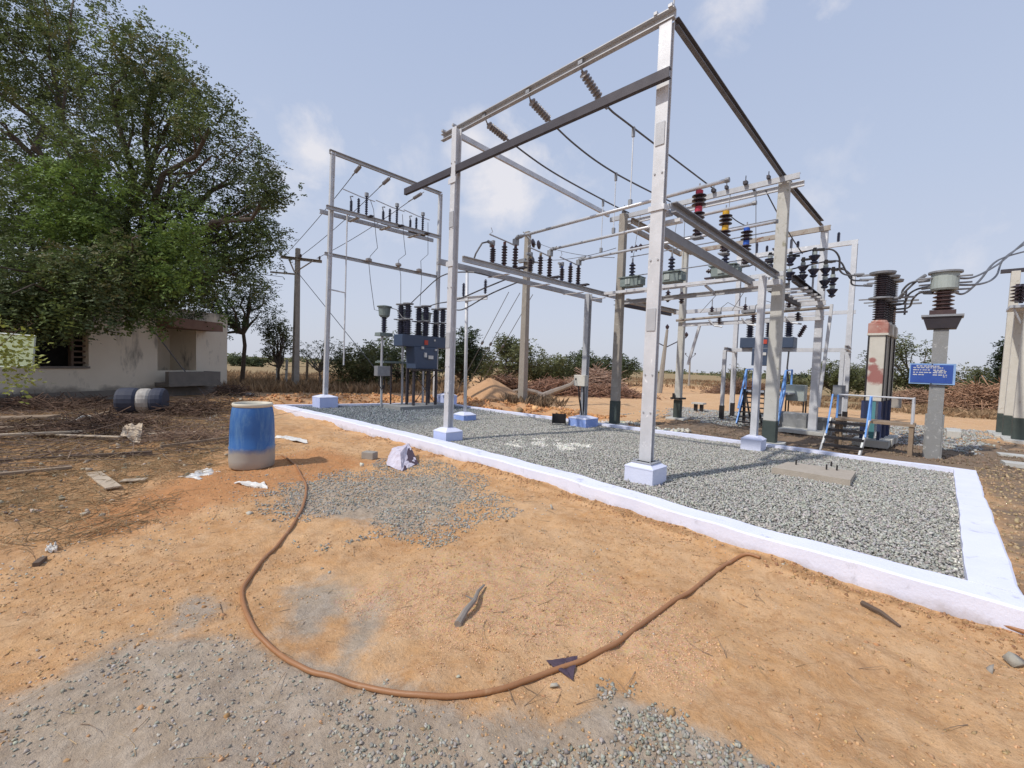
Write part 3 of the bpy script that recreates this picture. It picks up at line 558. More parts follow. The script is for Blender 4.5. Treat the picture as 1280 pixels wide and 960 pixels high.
beam((5.0, 2.43, 5.34), (9.45, 2.35, 5.03), csec(.06, .1, .01), 'galv_dark', gan, 'roof_beam')
beam((9.47, 2.36, 5.03), (12.35, 2.2, 4.85), csec(.07, .12, .012), 'galv_dark', gan, 'roof_beam')
beam((MX+.1, 6.2, 5.24), (9.3, 6.0, 5.02), csec(.05, .09, .01, -1), 'galv', gan, 'roof_beam')
# lower frame left side (two rails + tie plates)
r1 = beam((MX+.1, 5.98, 3.10), (9.9, 5.92, 3.10), csec(.05, .1, .012), 'galv_dull', gan, 'lower_rail')
r2 = beam((MX-.05, 6.5, 3.10), (9.9, 6.5, 3.08), csec(.05, .1, .012, -1), 'galv_dull', gan, 'lower_rail')
mb = MB()
for X in (5.9, 7.1, 8.3, 9.2): mb.box((X, 6.22, 3.02), (.06, .56, .012))
mb.each('tie_plate', 'galv', gan)
# lower frame right side
beam((NX+.1, 2.36, 3.22), (9.35, 2.3, 3.14), csec(.07, .12, .012), 'galv_mid', gan, 'lower_rail')
beam((NX+.1, 2.62, 3.05), (9.35, 2.72, 3.05), csec(.07, .12, .012, -1), 'galv_mid', gan, 'lower_rail')
mb = MB(); mb.box((NX+.16, 2.5, 3.2), (.2, .12, .05)); mb.box((NX+.2, 2.5, 3.08), (.1, .4, .04)); mb.box((9.2, 2.5, 3.0), (.16, .6, .1)); mb.each('rail_bracket', 'galv', gan)
# ------------------------------------------------------------------ concrete pole gantry
def cpole(x, y, h, w, d, label, m='concrete', foot=.55, lean=(0, 0), group='concrete poles of the far gantry', z0=-.1, footm='dark_green'):
    r = T('concrete_pole', label, 'pole', (x, y, 0), group)
    mb = MB(); mb.prism((x, y, foot), (x+lean[0], y+lean[1], h), rsec(w, d), (1, 0, 0), .82); mb.build('shaft', m, r, bevel=.012)
    if foot: mb = MB(); mb.box((x, y, foot/2+z0/2), (d+.012, w+.012, foot-z0)); mb.build('painted_foot', footm, r, bevel=.01)
    return r
p1 = cpole(9.25, 5.56, 4.95, .19, .16, 'brownish concrete pole at the far kerb behind the black channel offcut')
p2 = cpole(9.55, 2.33, 4.95, .22, .17, 'pale concrete pole with dark green foot beside the far pedestal', 'concrete_light', .42)
p3 = cpole(12.15, 5.3, 4.62, .18, .15, 'weathered pole of the far bay carrying a clamp near its foot', 'concrete_light', .5)
p4 = cpole(12.27, 2.12, 4.75, .17, .14, 'pale pole at the far right corner of the old bay', 'galv', 0)
for q in (p1, p2, p3): 
    mb = MB(); mb.box((q.location.x, q.location.y, -.02), (.5, .5, .06), .1); mb.build('footing', 'concrete_light', q, bevel=.01)
mb = MB(); mb.box((12.15, 5.3, .55), (.35, .3, .05)); mb.box((12.02, 5.38, .62), (.05, .05, .14)); mb.build('clamp', 'black_steel', p3)
og = T('overhead_frame', 'old weathered steel frame bolted across the concrete poles', 'frame', (9.4, 4, 3))
def ob(p0, p1, sec, m, name='beam', up=(0, 0, 1)): return beam(p0, p1, sec, m, og, name, up)
ob((9.38, 2.05, 4.93), (9.38, 6.0, 4.93), csec(.05, .1), 'galv_dull'); ob((9.72, 2.05, 4.9), (9.72, 5.9, 4.9), csec(.05, .1, .012, -1), 'galv')
ob((9.45, 5.45, 4.83), (12.3, 5.2, 4.62), csec(.06, .12), 'steel_rust'); ob((9.4, 5.75, 4.83), (12.3, 5.5, 4.62), csec(.06, .12, .012, -1), 'steel_rust')
ob((12.2, 2.0, 4.68), (12.2, 5.5, 4.62), csec(.06, .11), 'steel_rust')
ob((9.3, 2.2, 3.17), (9.3, 5.95, 3.1), csec(.05, .08), 'galv'); ob((9.75, 2.2, 3.02), (9.75, 5.95, 2.96), csec(.05, .1, .012, -1), 'galv_dull')
ob((9.1, 2.7, 3.13), (9.1, 5.95, 3.1), csec(.05, .06), 'galv')
ob((9.6, 2.1, 3.12), (12.6, 2.14, 3.1), csec(.07, .13), 'steel_dark'); ob((9.75, 2.52, 3.0), (12.4, 2.55, 3.0), csec(.07, .13, .012, -1), 'steel_dark')
ob((9.9, 5.75, 3.02), (12.5, 5.5, 3.0), csec(.06, .12), 'steel_rust'); ob((9.9, 6.1, 3.0), (12.5, 5.8, 2.98), csec(.06, .12, .012, -1), 'steel_dark')
ob((12.2, 2.0, 2.99), (12.2, 5.6, 2.97), csec(.06, .1), 'galv'); 
mb = MB(); mb.tube([(12.0, 1.9, 2.85), (12.0, 5.4, 2.72)], .035, 10); mb.build('pipe_rail', 'steel_rust', og, smooth=True)
ob((12.1, 2.0, 2.63), (12.1, 5.25, 2.6), csec(.06, .09), 'galv')
for k, (Z, Xx) in enumerate(((4.25, 9.5), (4.05, 9.55), (3.6, 9.6))):
    mb = MB(); mb.tube([(Xx, 2.3, Z), (Xx, 5.5, Z-.05)], .012, 6); tag(mb.build('cross_pipe', 'galv_mid', None, loc=(Xx, 4, Z)), ('top', 'middle', 'lowest')[k]+' thin pipe spanning between the concrete poles', 'pipe')
for k, Y in enumerate((2.55, 2.95, 3.3, 3.55, 4.6, 5.6)):
    mb = MB(); mb.box((9.33, Y, 5.01), (.1, .05+.02*(k % 2), .06)); mb.build('clip', 'steel_dark', og); mb = MB(); mb.tube([(9.33, Y, 5.03), (9.33, Y, 5.12+.03*(k % 3))], .008, 6); mb.build('bolt', 'steel_dark', og)
mb = MB()
for X in (10.2, 10.6, 11.1, 11.5, 11.9): mb.box((X, 2.33, 3.02), (.06, .7, .04))
mb.each('cross_plate', 'galv', og)
for Y in (3.6, 4.9): beam((9.3, Y, 3.09), (9.75, Y, 3.02), rsec(.05, .03), 'galv', og, 'tie_bar')
for Y in (2.9, 3.9, 4.4): beam((9.4, Y, 4.99), (9.72, Y, 4.97), rsec(.04, .02), 'steel_dark', og, 'tie_bar')
# far white steel gantry (behind)
fg = T('far_gantry', 'far white steel gantry with lightning arresters on its beam', 'gantry', (15.5, 2, 0))
beam((16, 1.95, 5.2), (16, 5.2, 5.2), csec(.08, .13), 'galv', fg, 'top_beam')
for p0, p1 in (((16, 2.02, -.05), (16, 2.02, 5.15)), ((16, 5.1, -.05), (16, 5.1, 5.15))): beam(p0, p1, isec(.13, .13), 'galv', fg, 'column', (1, 0, 0))
beam((16, 1.9, 3.2), (16, 3.6, 3.2), csec(.06, .1), 'galv', fg, 'lower_beam')
for Y, l in ((4.6, .34), (4.3, .2), (3.62, .3), (3.44, .2), (2.75, .35), (2.42, .28)):
    mb = MB(); mb.lathe(shed(7, l, .03, .045), (16, Y, 5.27), n=8); mb.build('arrester', 'porcelain_blue', fg)
# ------------------------------------------------------------------ insulator shapes
def post(name, root, p, h, rc, rs, n, m='porcelain', axis=(0, 0, 1), seg=12, parent=None):
    mb = MB(); mb.lathe(shed(n, h, rc, rs), p, axis, seg); return mb.build(name, m, parent or root, smooth=False)
def cyl(mb, p, r, h, n=12, axis=(0, 0, 1)): mb.lathe([(r, 0), (r, h)], p, axis, n); return mb
# front isolators on the Y=6 rails
def isolator(x0, label, capm):
    r = T('isolator', label, 'isolator', (x0, 6.1, 3.17), 'isolators on the left lower rails')
    mb = MB(); mb.box((x0+.3, 6.1, 3.185), (.75, .07, .03)); mb.box((x0+.6, 5.98, 3.19), (.1, .34, .03)); mb.tube([(x0+.5, 6.1, 3.2), (x0+.66, 5.9, 3.17)], .012, 6); mb.build('base_channel', 'steel_dark', r)
    for dx, h in ((0, .28), (.3, .40), (.6, .42)):
        q = post('insulator', r, (x0+dx, 6.1, 3.2), h, .033, .058, 7); mb = MB(); cyl(mb, (x0+dx, 6.1, 3.2+h), .028, .045); cyl(mb, (x0+dx, 6.1, 3.2), .032, .028); mb.build('end_cap', capm, q)
    mb = MB(); mb.tube([(x0-.1, 6.1, 3.70), (x0+.3, 6.1, 3.67), (x0+.6, 6.1, 3.64)], .014, 8); mb.tube([(x0-.1, 6.1, 3.7), (x0-.02, 6.1, 3.76), (x0-.06, 6.1, 3.83)], .006, 6); mb.build('contact_arm', 'galv_dull', r)
    mb = MB(); mb.box((x0, 6.1, 3.56), (.05, .06, .09)); mb.box((x0, 6.15, 3.52), (.06, .03, .06)); mb.tube([(x0, 6.1, 3.55), (x0-.13, 6.1, 3.56)], .03, 8); mb.build('contact', 'cap_grey', r)
    mb = MB(); mb.box((x0+.6, 6.1, 3.71), (.09, .09, .12)); mb.tube([(x0+.6, 6.1, 3.78), (x0+.6, 5.92, 3.8)], .034, 8); mb.build('tube_clamp', 'cap_grey', r)
    return r
BX = (6.22, 7.27, 8.3)
mat('cap_red', (.16, .06, .05), .5, .1); mat('cap_yellow', (.42, .34, .22), .5, .1); mat('cap_blue', (.04, .08, .25), .5, .1)
isolator(BX[0]-.6, 'left isolator with maroon caps, nearest the second steel column', 'cap_red')
isolator(BX[1]-.6, 'middle isolator with cream caps on the left lower rails', 'cap_yellow')
isolator(BX[2]-.6, 'right isolator with blue caps on the left lower rails', 'cap_blue')
# busbar tubes
for k, (X, lab, yend) in enumerate(zip(BX, ('highest left aluminium tube above the red banded post', 'middle aluminium tube above the yellow banded post', 'right aluminium tube above the blue banded post'), (2.2, 2.16, 2.12))):
    dz = (.0, -.01, -.03)[k]; r = T('busbar_tube', lab, 'busbar', (X, 4, 3.82), 'aluminium busbar tubes')
    mb = MB(); mb.tube([(X, 6.05, 3.8+dz), (X, yend, 3.87+dz)], .027, 12); mb.build('tube', 'alu', r, smooth=True)
    mb = MB(); cyl(mb, (X, yend+.02, 3.87+dz), .034, .05, 10, (0, -1, 0)); mb.build('end_plug', 'cap_grey', r)
    mb = MB(); cyl(mb, (X, 6.07, 3.8+dz), .036, .12, 10, (0, -1, 0)); mb.box((X, 6.0, 3.8+dz), (.1, .03, .05)); mb.build('sleeve', 'cap_grey', r)
# colour banded posts
for X, cm, lab in zip(BX, ('red_paint', 'yellow_paint', 'blue_paint'), ('brown disc post insulator with red bands', 'brown disc post insulator with yellow bands', 'brown disc post insulator with blue bands')):
    Y = 2.56; r = T('post_insulator', lab+' under the tube end', 'insulator', (X, Y, 3.16), 'colour banded post insulators')
    mb = MB(); mb.lathe(shed(2, .16, .04, .085), (X, Y, 3.4), n=16); mb.build('discs', 'porcelain', r); mb = MB(); mb.lathe(shed(3, .2, .04, .095, cap=.01), (X, Y, 3.61-.02), n=16); mb.build('discs', 'porcelain', r)
    mb = MB(); mb.lathe(shed(3, .2, .035, .065), (X, Y, 3.18), n=12); mb.build('discs', 'porcelain', r)
    mb = MB(); cyl(mb, (X, Y, 3.53), .05, .07, 12); mb.build('band', cm, r); mb = MB(); cyl(mb, (X, Y, 3.755), .05, .065, 12); mb.build('band', cm, r)
    mb = MB(); mb.tube([(X, Y, 3.8), (X, Y, 3.92)], .01, 6); mb.box((X, Y, 3.17), (.14, .14, .02)); mb.build('stem', 'cap_grey', r)
# green voltage transformers
vts = []
def vt(Y, label):
    X = 9.25; r = T('voltage_transformer', label, 'transformer', (X, Y, 3.2), 'green voltage transformers on the cross rails')
    mb = MB(); mb.box((X, Y, 3.315), (.3, .44, .2)); mb.build('tank', 'vt_green', r, bevel=.01)
    mb = MB(); mb.box((X, Y, 3.425), (.36, .52, .02)); mb.build('lid', 'vt_green', r); 
    mb = MB(); mb.box((X-.16, Y+.02, 3.32), (.02, .12, .12)); mb.build('plate', 'pale_green', r)
    mb = MB(); [mb.box((X+.05*k-.1, Y-.25, 3.32), (.03, .06, .15)) for k in range(5)]; mb.build('radiator', 'vt_green', r)
    mb = MB(); mb.lathe(shed(4, .34, .035, .075), (X, Y, 3.435), n=12); mb.build('bushing', 'porcelain_blue', r); mb = MB(); cyl(mb, (X, Y, 3.775), .02, .1); mb.each('terminal', 'cap_grey', r)
    mb = MB(); mb.box((X, Y+.3, 3.22), (.1, .16, .03)); mb.lathe(shed(2, .12, .03, .05), (X, Y+.24, 3.36), (0, 1, .1), 8); mb.build('side_fitting', 'porcelain', r)
    return r
for Y, l in ((5.27, 'left green transformer box next to the brownish concrete pole'), (4.33, 'middle green transformer box seen just right of the near column'), (3.22, 'right green transformer box near the pale concrete pole')): vt(Y, l)
# strings and conductors
def sag(p0, p1, s, n=16): p0 = Vector(p0); p1 = Vector(p1); return [p0.lerp(p1, i/n)-Vector((0, 0, s*4*(i/n)*(1-i/n))) for i in range(n+1)]
ends = []
for k, (Y, lab) in enumerate(((5.6, 'left'), (4.63, 'middle'), (3.68, 'right'))):
    Ye = Y-.55 if 0 else Y; p0 = Vector((4.88, Y, 5.28)); bx = BX[2-k]; pm = PX(*((754, 250), (770, 217), (792, 160))[k], bx); p1 = PX(*((786, 266), (838, 252), (892, 236))[k], 9.42)
    path = spl([p0, p0.lerp(pm, .45)-Vector((0, 0, .10)), pm, p1], 14)
    r = T('strain_insulator', lab+' glassy grey insulator string hanging under the top beam', 'insulator', p0, 'insulator strings under the top beam')
    a = path[1]; L = 0; d = (path[6]-path[1]).normalized()
    mb = MB(); mb.tube([p0+Vector((0, 0, .08)), a], .012, 6); mb.box(p0+Vector((0, 0, .09)), (.06, .07, .05)); mb.build('shackle', 'cap_grey', r)
    mb = MB(); mb.lathe(shed(8, .46, .022, .062), a, d, 12); mb.build('discs', 'porcelain_grey', r)
    q = a+d*.46; mb = MB(); mb.tube([q, q+d*.12], .02, 8); mb.box(q+d*.14, (.1, .03, .04)); mb.build('clamp', 'cap_grey', r)
    pts = [q+d*.1]+[p for p in path if p.x > (q+d*.1).x+.05]
    mb = MB(); mb.tube(pts, .016, 6); o = mb.build('conductor', 'conductor', None, smooth=True, loc=pts[0]); tag(o, lab+' sagging bare conductor running from the top beam to the far frame', 'cable', 'sagging conductors')
    best = min(pts, key=lambda v: abs(v.x-bx)); ends.append(best)
    r = T('dropper', 'thin vertical rod linking the '+lab+' conductor to its tube', 'rod', best, 'vertical droppers')
    mb = MB(); mb.tube([best, (best.x, best.y, 3.84)], .01, 6); mb.build('rod', 'alu', r); mb = MB(); mb.box(best-Vector((0, 0, .06)), (.04, .04, .15)); mb.box((best.x, best.y, 3.9), (.05, .05, .1)); mb.each('clamp', 'cap_grey', r)
# conductors right of the frame going to rear
for k, (a, b) in enumerate(((PX(957, 238, 9.7), PX(1003, 317, 11)), (PX(905, 262, 9.6), PX(935, 283, 10.5)))):
    mb = MB(); mb.tube(sag(a, b, .05, 8), .012, 6); tag(mb.build('conductor', 'conductor', None, loc=a), ('short slanting conductor right of the roof beam end', 'short slanting conductor beside the yellow banded post')[k], 'cable')
# small wires dropping through the bay
wl = [((9.38, 5.2, 4.9), (9.25, 5.27, 3.85)), ((9.4, 4.3, 4.9), (9.25, 4.33, 3.85)), ((9.38, 4.15, 4.9), (9.3, 4.1, 3.5)), ((9.4, 3.25, 4.9), (9.25, 3.22, 3.85)), ((9.3, 2.75, 4.85), (9.4, 2.7, 3.3)),
      ((9.75, 3.5, 3.0), (12.0, 4.75, 2.9)), ((9.8, 3.0, 3.0), (12.0, 3.95, 2.9)), ((12.0, 2.7, 4.6), (12, 2.75, 2.95))]
for k, (a, b) in enumerate(wl):
    mb = MB(); mb.tube([a, b], .007, 5); tag(mb.build('drop_wire', 'wire', None, loc=a), None, 'wire', 'drop wires inside the old bay')['label'] = ('drop wire onto the left green transformer', 'drop wire onto the middle green transformer', 'drop wire just right of the middle green transformer', 'drop wire onto the right green transformer', 'drop wire beside the pale concrete pole, inner side', 'slanting wire to the left pipe rail switch', 'slanting wire to the middle pipe rail switch', 'drop wire to the right pipe rail switch')[k]
# upper three little black fittings on a wire between near column and pole
r = T('pin_insulators', 'three small black pin insulators on a tube left of the near column', 'insulator', PY(795, 310, 5.0))
for k in range(3): c = PY(790+6*k*.9, 311-1.5*k, 5.0); mb = MB(); mb.lathe([(.0, -.09), (.02, -.08), (.02, -.03), (.045, -.02), (.045, .02), (.015, .05), (.0, .07)], c, n=8); mb.build('pin', 'porcelain', r)
# fuse sets on pipe rail
for k, (px, lab) in enumerate(((893, 'left'), (935, 'middle'), (990, 'right'))):
    c = PX(px, 403-k*3, 12.0); c.z = 2.8; r = T('fuse_switch', lab+' dark switch head mounted on the rusty pipe rail', 'switch', c, 'switch heads on the rusty pipe')
    mb = MB(); mb.lathe(shed(3, .22, .03, .06), c+Vector((0, .08, .02)), n=10); mb.lathe(shed(3, .2, .03, .07), c+Vector((0, -.12, -.22)), n=10); mb.build('insulator', 'porcelain', r)
    mb = MB(); mb.box(c+Vector((0, 0, .06)), (.12, .3, .06)); mb.tube([c+Vector((0, .08, .2)), c+Vector((0, .08, .42))], .012, 6); mb.tube([c+Vector((0, -.14, .05)), c+Vector((0, -.16, .2))], .012, 6); mb.build('head', 'cap_grey', r)
    mb = MB(); mb.tube([c+Vector((0, .15, -.1)), c+Vector((0, .0, -.26)), c+Vector((0, -.2, -.3))], .022, 6); mb.build('bracket', 'galv_dull', r)
    if k < 2:
        a = c+Vector((0, -.16, .2)); b = PX((893, 935, 990)[k+1]-6, 400-k*3, 12.0); b.z = 2.92; mb = MB(); mb.tube([a, a+Vector((0, -.15, .12)), a.lerp(b, .6)+Vector((0, 0, .06)), b], .008, 5); tag(mb.build('jumper', 'wire', None, loc=a), ('curved jumper wire from the left pipe rail switch', 'curved jumper wire from the middle pipe rail switch')[k], 'wire')
# lower isolators hanging below rail left (at C1/C3)
for k, (px, py) in enumerate(((835, 370), (852, 372))):
    c = PX(px, py, 11.2); r = T('hanging_insulator', ('left', 'right')[k]+' dark insulator hanging below the far rails', 'insulator', c, 'hanging insulators'); c = Vector(r.location)
    mb = MB(); mb.lathe(shed(4, .3, .035, .07), c+Vector((0, 0, -.16)), n=10); mb.build('sheds', 'porcelain', r); mb = MB(); mb.tube([c+Vector((0, 0, .13)), c+Vector((0, 0, .3))], .012, 6); mb.build('rod', 'cap_grey', r)
# second set of isolators on right rails
def dbl(px, X, ytop, y1, y2, label):
    c = PX(px, y2, X); Y, zb = c.y, c.z; z1_ = PX(px, y1, X).z; zt = PX(px, ytop, X).z
    r = T('breaker_pole', label, 'insulator', (X, Y, zb), 'double dark insulators on the right rails')
    for z in (zb, z1_):
        mb = MB(); mb.lathe([(.035, -.07), (.06, -.04), (.085, 0), (.1, .02), (.1, .035), (.05, .05)], (X, Y, z), n=14); mb.lathe([(.04, -.12), (.065, -.1), (.065, -.085), (.04, -.07)], (X, Y, z), n=14); mb.build('shed', 'porcelain_blue', r)
        mb = MB(); cyl(mb, (X, Y, z+.05), .045, .06); mb.build('collar', 'pale_green', r)
    mb = MB(); cyl(mb, (X, Y, z1_+.11), .032, max(.05, zt-z1_-.11)); mb.box((X, Y-.06, zt-.05), (.04, .2, .04)); mb.build('head', 'black_steel', r)
    mb = MB(); mb.tube([(X, Y, zb-.12), (X, Y, min(3.05, zb-.14))], .018, 6); mb.build('stem', 'cap_grey', r)
for a in ((1017, 10.5, 310, 322, 339, 'nearest double dark insulator with cable lug, right end of the bay'), (1031, 10.9, 325, 338, 353, 'middle double dark insulator with cable lug, right end of the bay'), (1040, 11.3, 334, 350, 364, 'lowest double dark insulator with cable lug, right end of the bay'),
          (962, 10.3, 316, 326, 335, 'dark insulator just left of the pale concrete pole'), (987, 10.4, 318, 325, 343, 'double dark insulator just right of the pale concrete pole'), (1003, 10.8, 322, 335, 346, 'short dark insulator between the pole and the cable lugs')): dbl(*a)
mb = MB(); mb.tube([PX(925, 335, 10), PX(1017, 312, 10.5)], .014, 6); mb.tube([PX(960, 343, 10.4), PX(1031, 327, 10.9)], .014, 6); mb.tube([(9.7, 2.5, 3.75), (10.1, 2.5, 3.75)], .02, 6)
tag(mb.build('switch_arms', 'steel_dark', None, loc=(10, 2.6, 3.8)), 'thin horizontal switch arms between the dark right-hand insulators', 'switch arm')
# ------------------------------------------------------------------ left gantry
LX, LY = 5.12, 12.2; L2X = PY(549, 300, LY).x
lg = T('side_gantry', 'tall slim steel gantry at the far left end of the yard', 'gantry', (LX, LY, 0))
column(LX, LY, .3, 6.93, .1, .11, lg, 'galv', lean=(.09, 0)); column(L2X, LY, .1, 6.9, .1, .11, lg, 'galv')
zt = PY(415, 190, LY).z; beam((LX, LY, zt), (L2X+.05, LY, PY(548, 241, LY).z), csec(.07, .11), 'galv_dull', lg, 'top_beam')
z1 = PY(412, 262, LY).z; z2 = PY(548, 298, LY).z
beam((LX-.1, LY-.1, z1+.02), (L2X, LY-.1, z2+.02), csec(.06, .11), 'galv_dull', lg, 'switch_rail'); beam((LX-.1, LY+.35, z1), (L2X, LY+.35, z2), csec(.06, .11, .01, -1), 'galv_dull', lg, 'switch_rail')
mb = MB(); [mb.box((X, LY+.12, z1-.05), (.1, .6, .02)) for X in (5.9, 6.9, 7.9)]; mb.each('tie_plate', 'galv_dull', lg)
zb = PY(412, 318, LY).z; zb2 = PY(546, 346, LY).z; beam((LX-.08, LY, zb), (L2X, LY, zb2), csec(.06, .09), 'galv_dull', lg, 'lower_beam')
tp = PY(434, 270, LY); bp = PY(427, 462, LY); mb = MB(); mb.tube([(tp.x, LY, z1), (tp.x-.02, LY, 1.15)], .022, 8); q = PY(408, 361, LY); mb.tube([(LX+.03, LY, q.z), (tp.x, LY, q.z-.03)], .02, 6); mb.build('operating_rod', 'galv', lg)
def iso3(X, label):
    r = T('isolator', label, 'isolator', (X, LY, z1), 'isolators on the side gantry'); z = z1+.08-(X-5)*.02
    mb = MB(); mb.box((X+.25, LY+.05, z), (.6, .08, .03)); mb.box((X+.48, LY-.1, z+.01), (.1, .35, .03)); mb.build('base_channel', 'steel_dark', r)
    for dx, h in ((0, .36), (.22, .48), (.46, .6)): post('insulator', r, (X+dx, LY+.05, z+.02), h, .025, .045, 9, 'porcelain_blue', seg=8)
    mb = MB(); mb.tube([(X-.25, LY+.05, z+.62), (X+.3, LY+.05, z+.56), (X+.72, LY+.05, z+.55)], .014, 6); mb.build('contact_arm', 'galv_dull', r)
    mb = MB(); cyl(mb, (X+.46, LY+.05, z+.62), .06, .1, 8); mb.build('cap', 'cap_grey', r); mb = MB(); mb.tube([(X, LY+.05, z+.36), (X-.03, LY+.05, z+.48), (X+.05, LY+.05, z+.5)], .02, 6); mb.build('contact', 'cap_grey', r)
for X, l in ((5.78, 'left isolator on the side gantry, next to its tall column'), (6.78, 'middle isolator of the three on the side gantry'), (7.72, 'right isolator on the side gantry, by the dark beam end')): iso3(X, l)
for k, (px, py, lab) in enumerate(((452, 206, 'left'), (489, 221, 'middle'), (530, 240, 'right'))):
    p0 = PY(px, py, LY); r = T('strain_insulator', lab+' short dark strain insulator on the side gantry top beam', 'insulator', p0, 'strain insulators on the side gantry')
    tgt = PX((352, 372, 396)[k], 323, 7.2); d = (tgt-p0).normalized(); p0 = Vector(r.location)
    mb = MB(); mb.lathe(shed(8, .42, .025, .055), p0+d*.1, d, 8); mb.build('sheds', 'porcelain_grey', r); mb = MB(); mb.tube([p0, p0+d*.12], .012, 6); mb.tube([p0+d*.5, p0+d*.75], .02, 6); mb.build('fitting', 'cap_grey', r)
    mb = MB(); mb.tube(sag(p0+d*.6, tgt, .1, 12), .011, 5); tag(mb.build('line_wire', 'conductor', None, loc=p0), lab+' overhead wire from the side gantry to the far utility pole', 'wire', 'overhead wires to the utility pole')
for k, (pts, lab) in enumerate((([(463, 250), (467, 262), (470, 295), (472, 310), (463, 320), (461, 328), (463, 350), (468, 387), (475, 389)], 'left'), ([(503, 268), (505, 300), (507, 318), (498, 325), (501, 345), (501, 380)], 'middle'), ([(535, 278), (535, 318), (526, 326), (527, 350), (525, 384)], 'right'))):
    P_ = [PY(a, b, LY-.15) for a, b in pts]; mb = MB(); mb.tube(P_, .009, 5); tag(mb.build('drop_wire', 'wire', None, loc=P_[0]), lab+' crooked drop wire below the side gantry isolators', 'wire')
    c = PY((461, 498, 524)[k], (328, 334, 341)[k]-3, LY-.08); mb = MB(); mb.lathe([(.03, -.07), (.09, -.03), (.09, .03), (.03, .06)], c, n=10); tag(mb.build('pin_insulator', 'porcelain_grey', None, loc=c), lab+' squat pin insulator on the side gantry lower beam', 'insulator')
# slim pole with side arm
r = T('arm_pole', 'thin steel pole with a short side arm behind the second column', 'pole', (6.75, 8.12, 0))
mb = MB(); mb.tube([(6.75, 8.12, .1), (6.75, 8.2, 3.6)], .04, 10); mb.build('pole', 'galv', r, smooth=True)
beam((6.7, 8.75, 2.86), (6.7, 7.42, 2.82), csec(.05, .1), 'galv', r, 'arm'); mb = MB(); mb.box((6.75, 8.14, 2.85), (.12, .12, .12)); mb.build('joint_clamp', 'galv', r)
for Y in (7.48, 8.25): post('insulator', r, (6.7, Y, 2.9), .32, .022, .042, 8, 'porcelain_blue', seg=8)
# ------------------------------------------------------------------ dark blue breaker in the yard
r = T('circuit_breaker', 'dark blue circuit breaker on lattice legs at the left end of the yard', 'circuit breaker', (7.3, 10.9, 0))
mb = MB(); mb.add([(6.58, 10.7, 1.74), (8.1, 10.7, 1.74), (8.1, 11.15, 1.74), (6.58, 11.15, 1.74), (6.58, 10.7, 2.07), (8.1, 10.7, 2.07), (8.1, 11.15, 2.07), (6.58, 11.15, 2.07)], [(0, 3, 2, 1), (4, 5, 6, 7), (0, 1, 5, 4), (1, 2, 6, 5), (2, 3, 7, 6), (3, 0, 4, 7)]); tk = mb.build('cross_tank', 'breaker_blue', r, bevel=.015)
mb = MB(); mb.add([(6.98, 10.62, 1.12), (7.72, 10.62, 1.12), (7.72, 11.1, 1.12), (6.98, 11.1, 1.12), (6.95, 10.66, 1.74), (7.76, 10.66, 1.74), (7.76, 11.1, 1.74), (6.95, 11.1, 1.74)], [(0, 3, 2, 1), (4, 5, 6, 7), (0, 1, 5, 4), (1, 2, 6, 5), (2, 3, 7, 6), (3, 0, 4, 7)]); cb = mb.build('cabinet', 'breaker_blue', r, bevel=.015)
for (x, z, w, h, m) in ((7.36, 1.88, .12, .13, 'label_red'), (7.2, 1.72, .06, .07, 'label_white'), (7.3, 1.52, .07, .13, 'label_white'), (7.48, 1.46, .16, .1, 'label_white'), (7.66, 1.96, .05, .05, 'label_white'), (7.66, 1.68, .05, .05, 'label_white')):
    mb = MB(); mb.box((x, 10.69-.006 if z > 1.74 else 10.62, z), (w, .012 if z > 1.74 else .05, h)); mb.build('name_plate', m, tk if z > 1.74 else cb)
mb = MB(); mb.box((7.345, 10.6, 1.09), (.8, .5, .05)); mb.build('cabinet_foot', 'black_steel', r)
for x in (6.78, 7.38, 7.98):
    for y in (10.76, 11.12):
        q = post('bushing', r, (x, y, 2.07), .40, .07, .115, 7, 'porcelain_blue', seg=14); mb = MB(); mb.lathe(shed(7, .38, .065, .105), (x, y, 2.52), n=14); mb.build('upper_sheds', 'porcelain_blue', q)
        mb = MB(); mb.lathe([(.09, 0), (.14, .01), (.14, .04), (.08, .05)], (x, y, 2.47), n=14); mb.lathe([(.08, 0), (.15, .01), (.15, .04), (.05, .05)], (x, y, 2.9), n=14); mb.box((x-.14, y, 2.49), (.16, .04, .03)); mb.build('flange', 'cap_grey', q)
for x in (6.98, 7.74):
    for y in (10.7, 11.05): mb = MB(); mb.prism((x, y, .05), (x, y, 1.12), lsec(.06), (1, 0, 0)); mb.build('leg', 'steel_dark', r)
mb = MB(); mb.tube([(6.98, 10.7, .1), (7.74, 10.7, 1.0)], .012, 5); mb.tube([(7.74, 10.7, .1), (6.98, 10.7, 1.0)], .012, 5); mb.tube([(7.45, 10.72, .05), (7.45, 10.72, 1.1)], .03, 6); mb.tube([(7.1, 10.9, .05), (7.1, 10.9, 1.1)], .03, 6); mb.each('brace', 'steel_dark', r)
mb = MB(); mb.box((7.4, 10.95, .02), (1.9, .9, .1)); mb.build('plinth', 'concrete_grey', r)
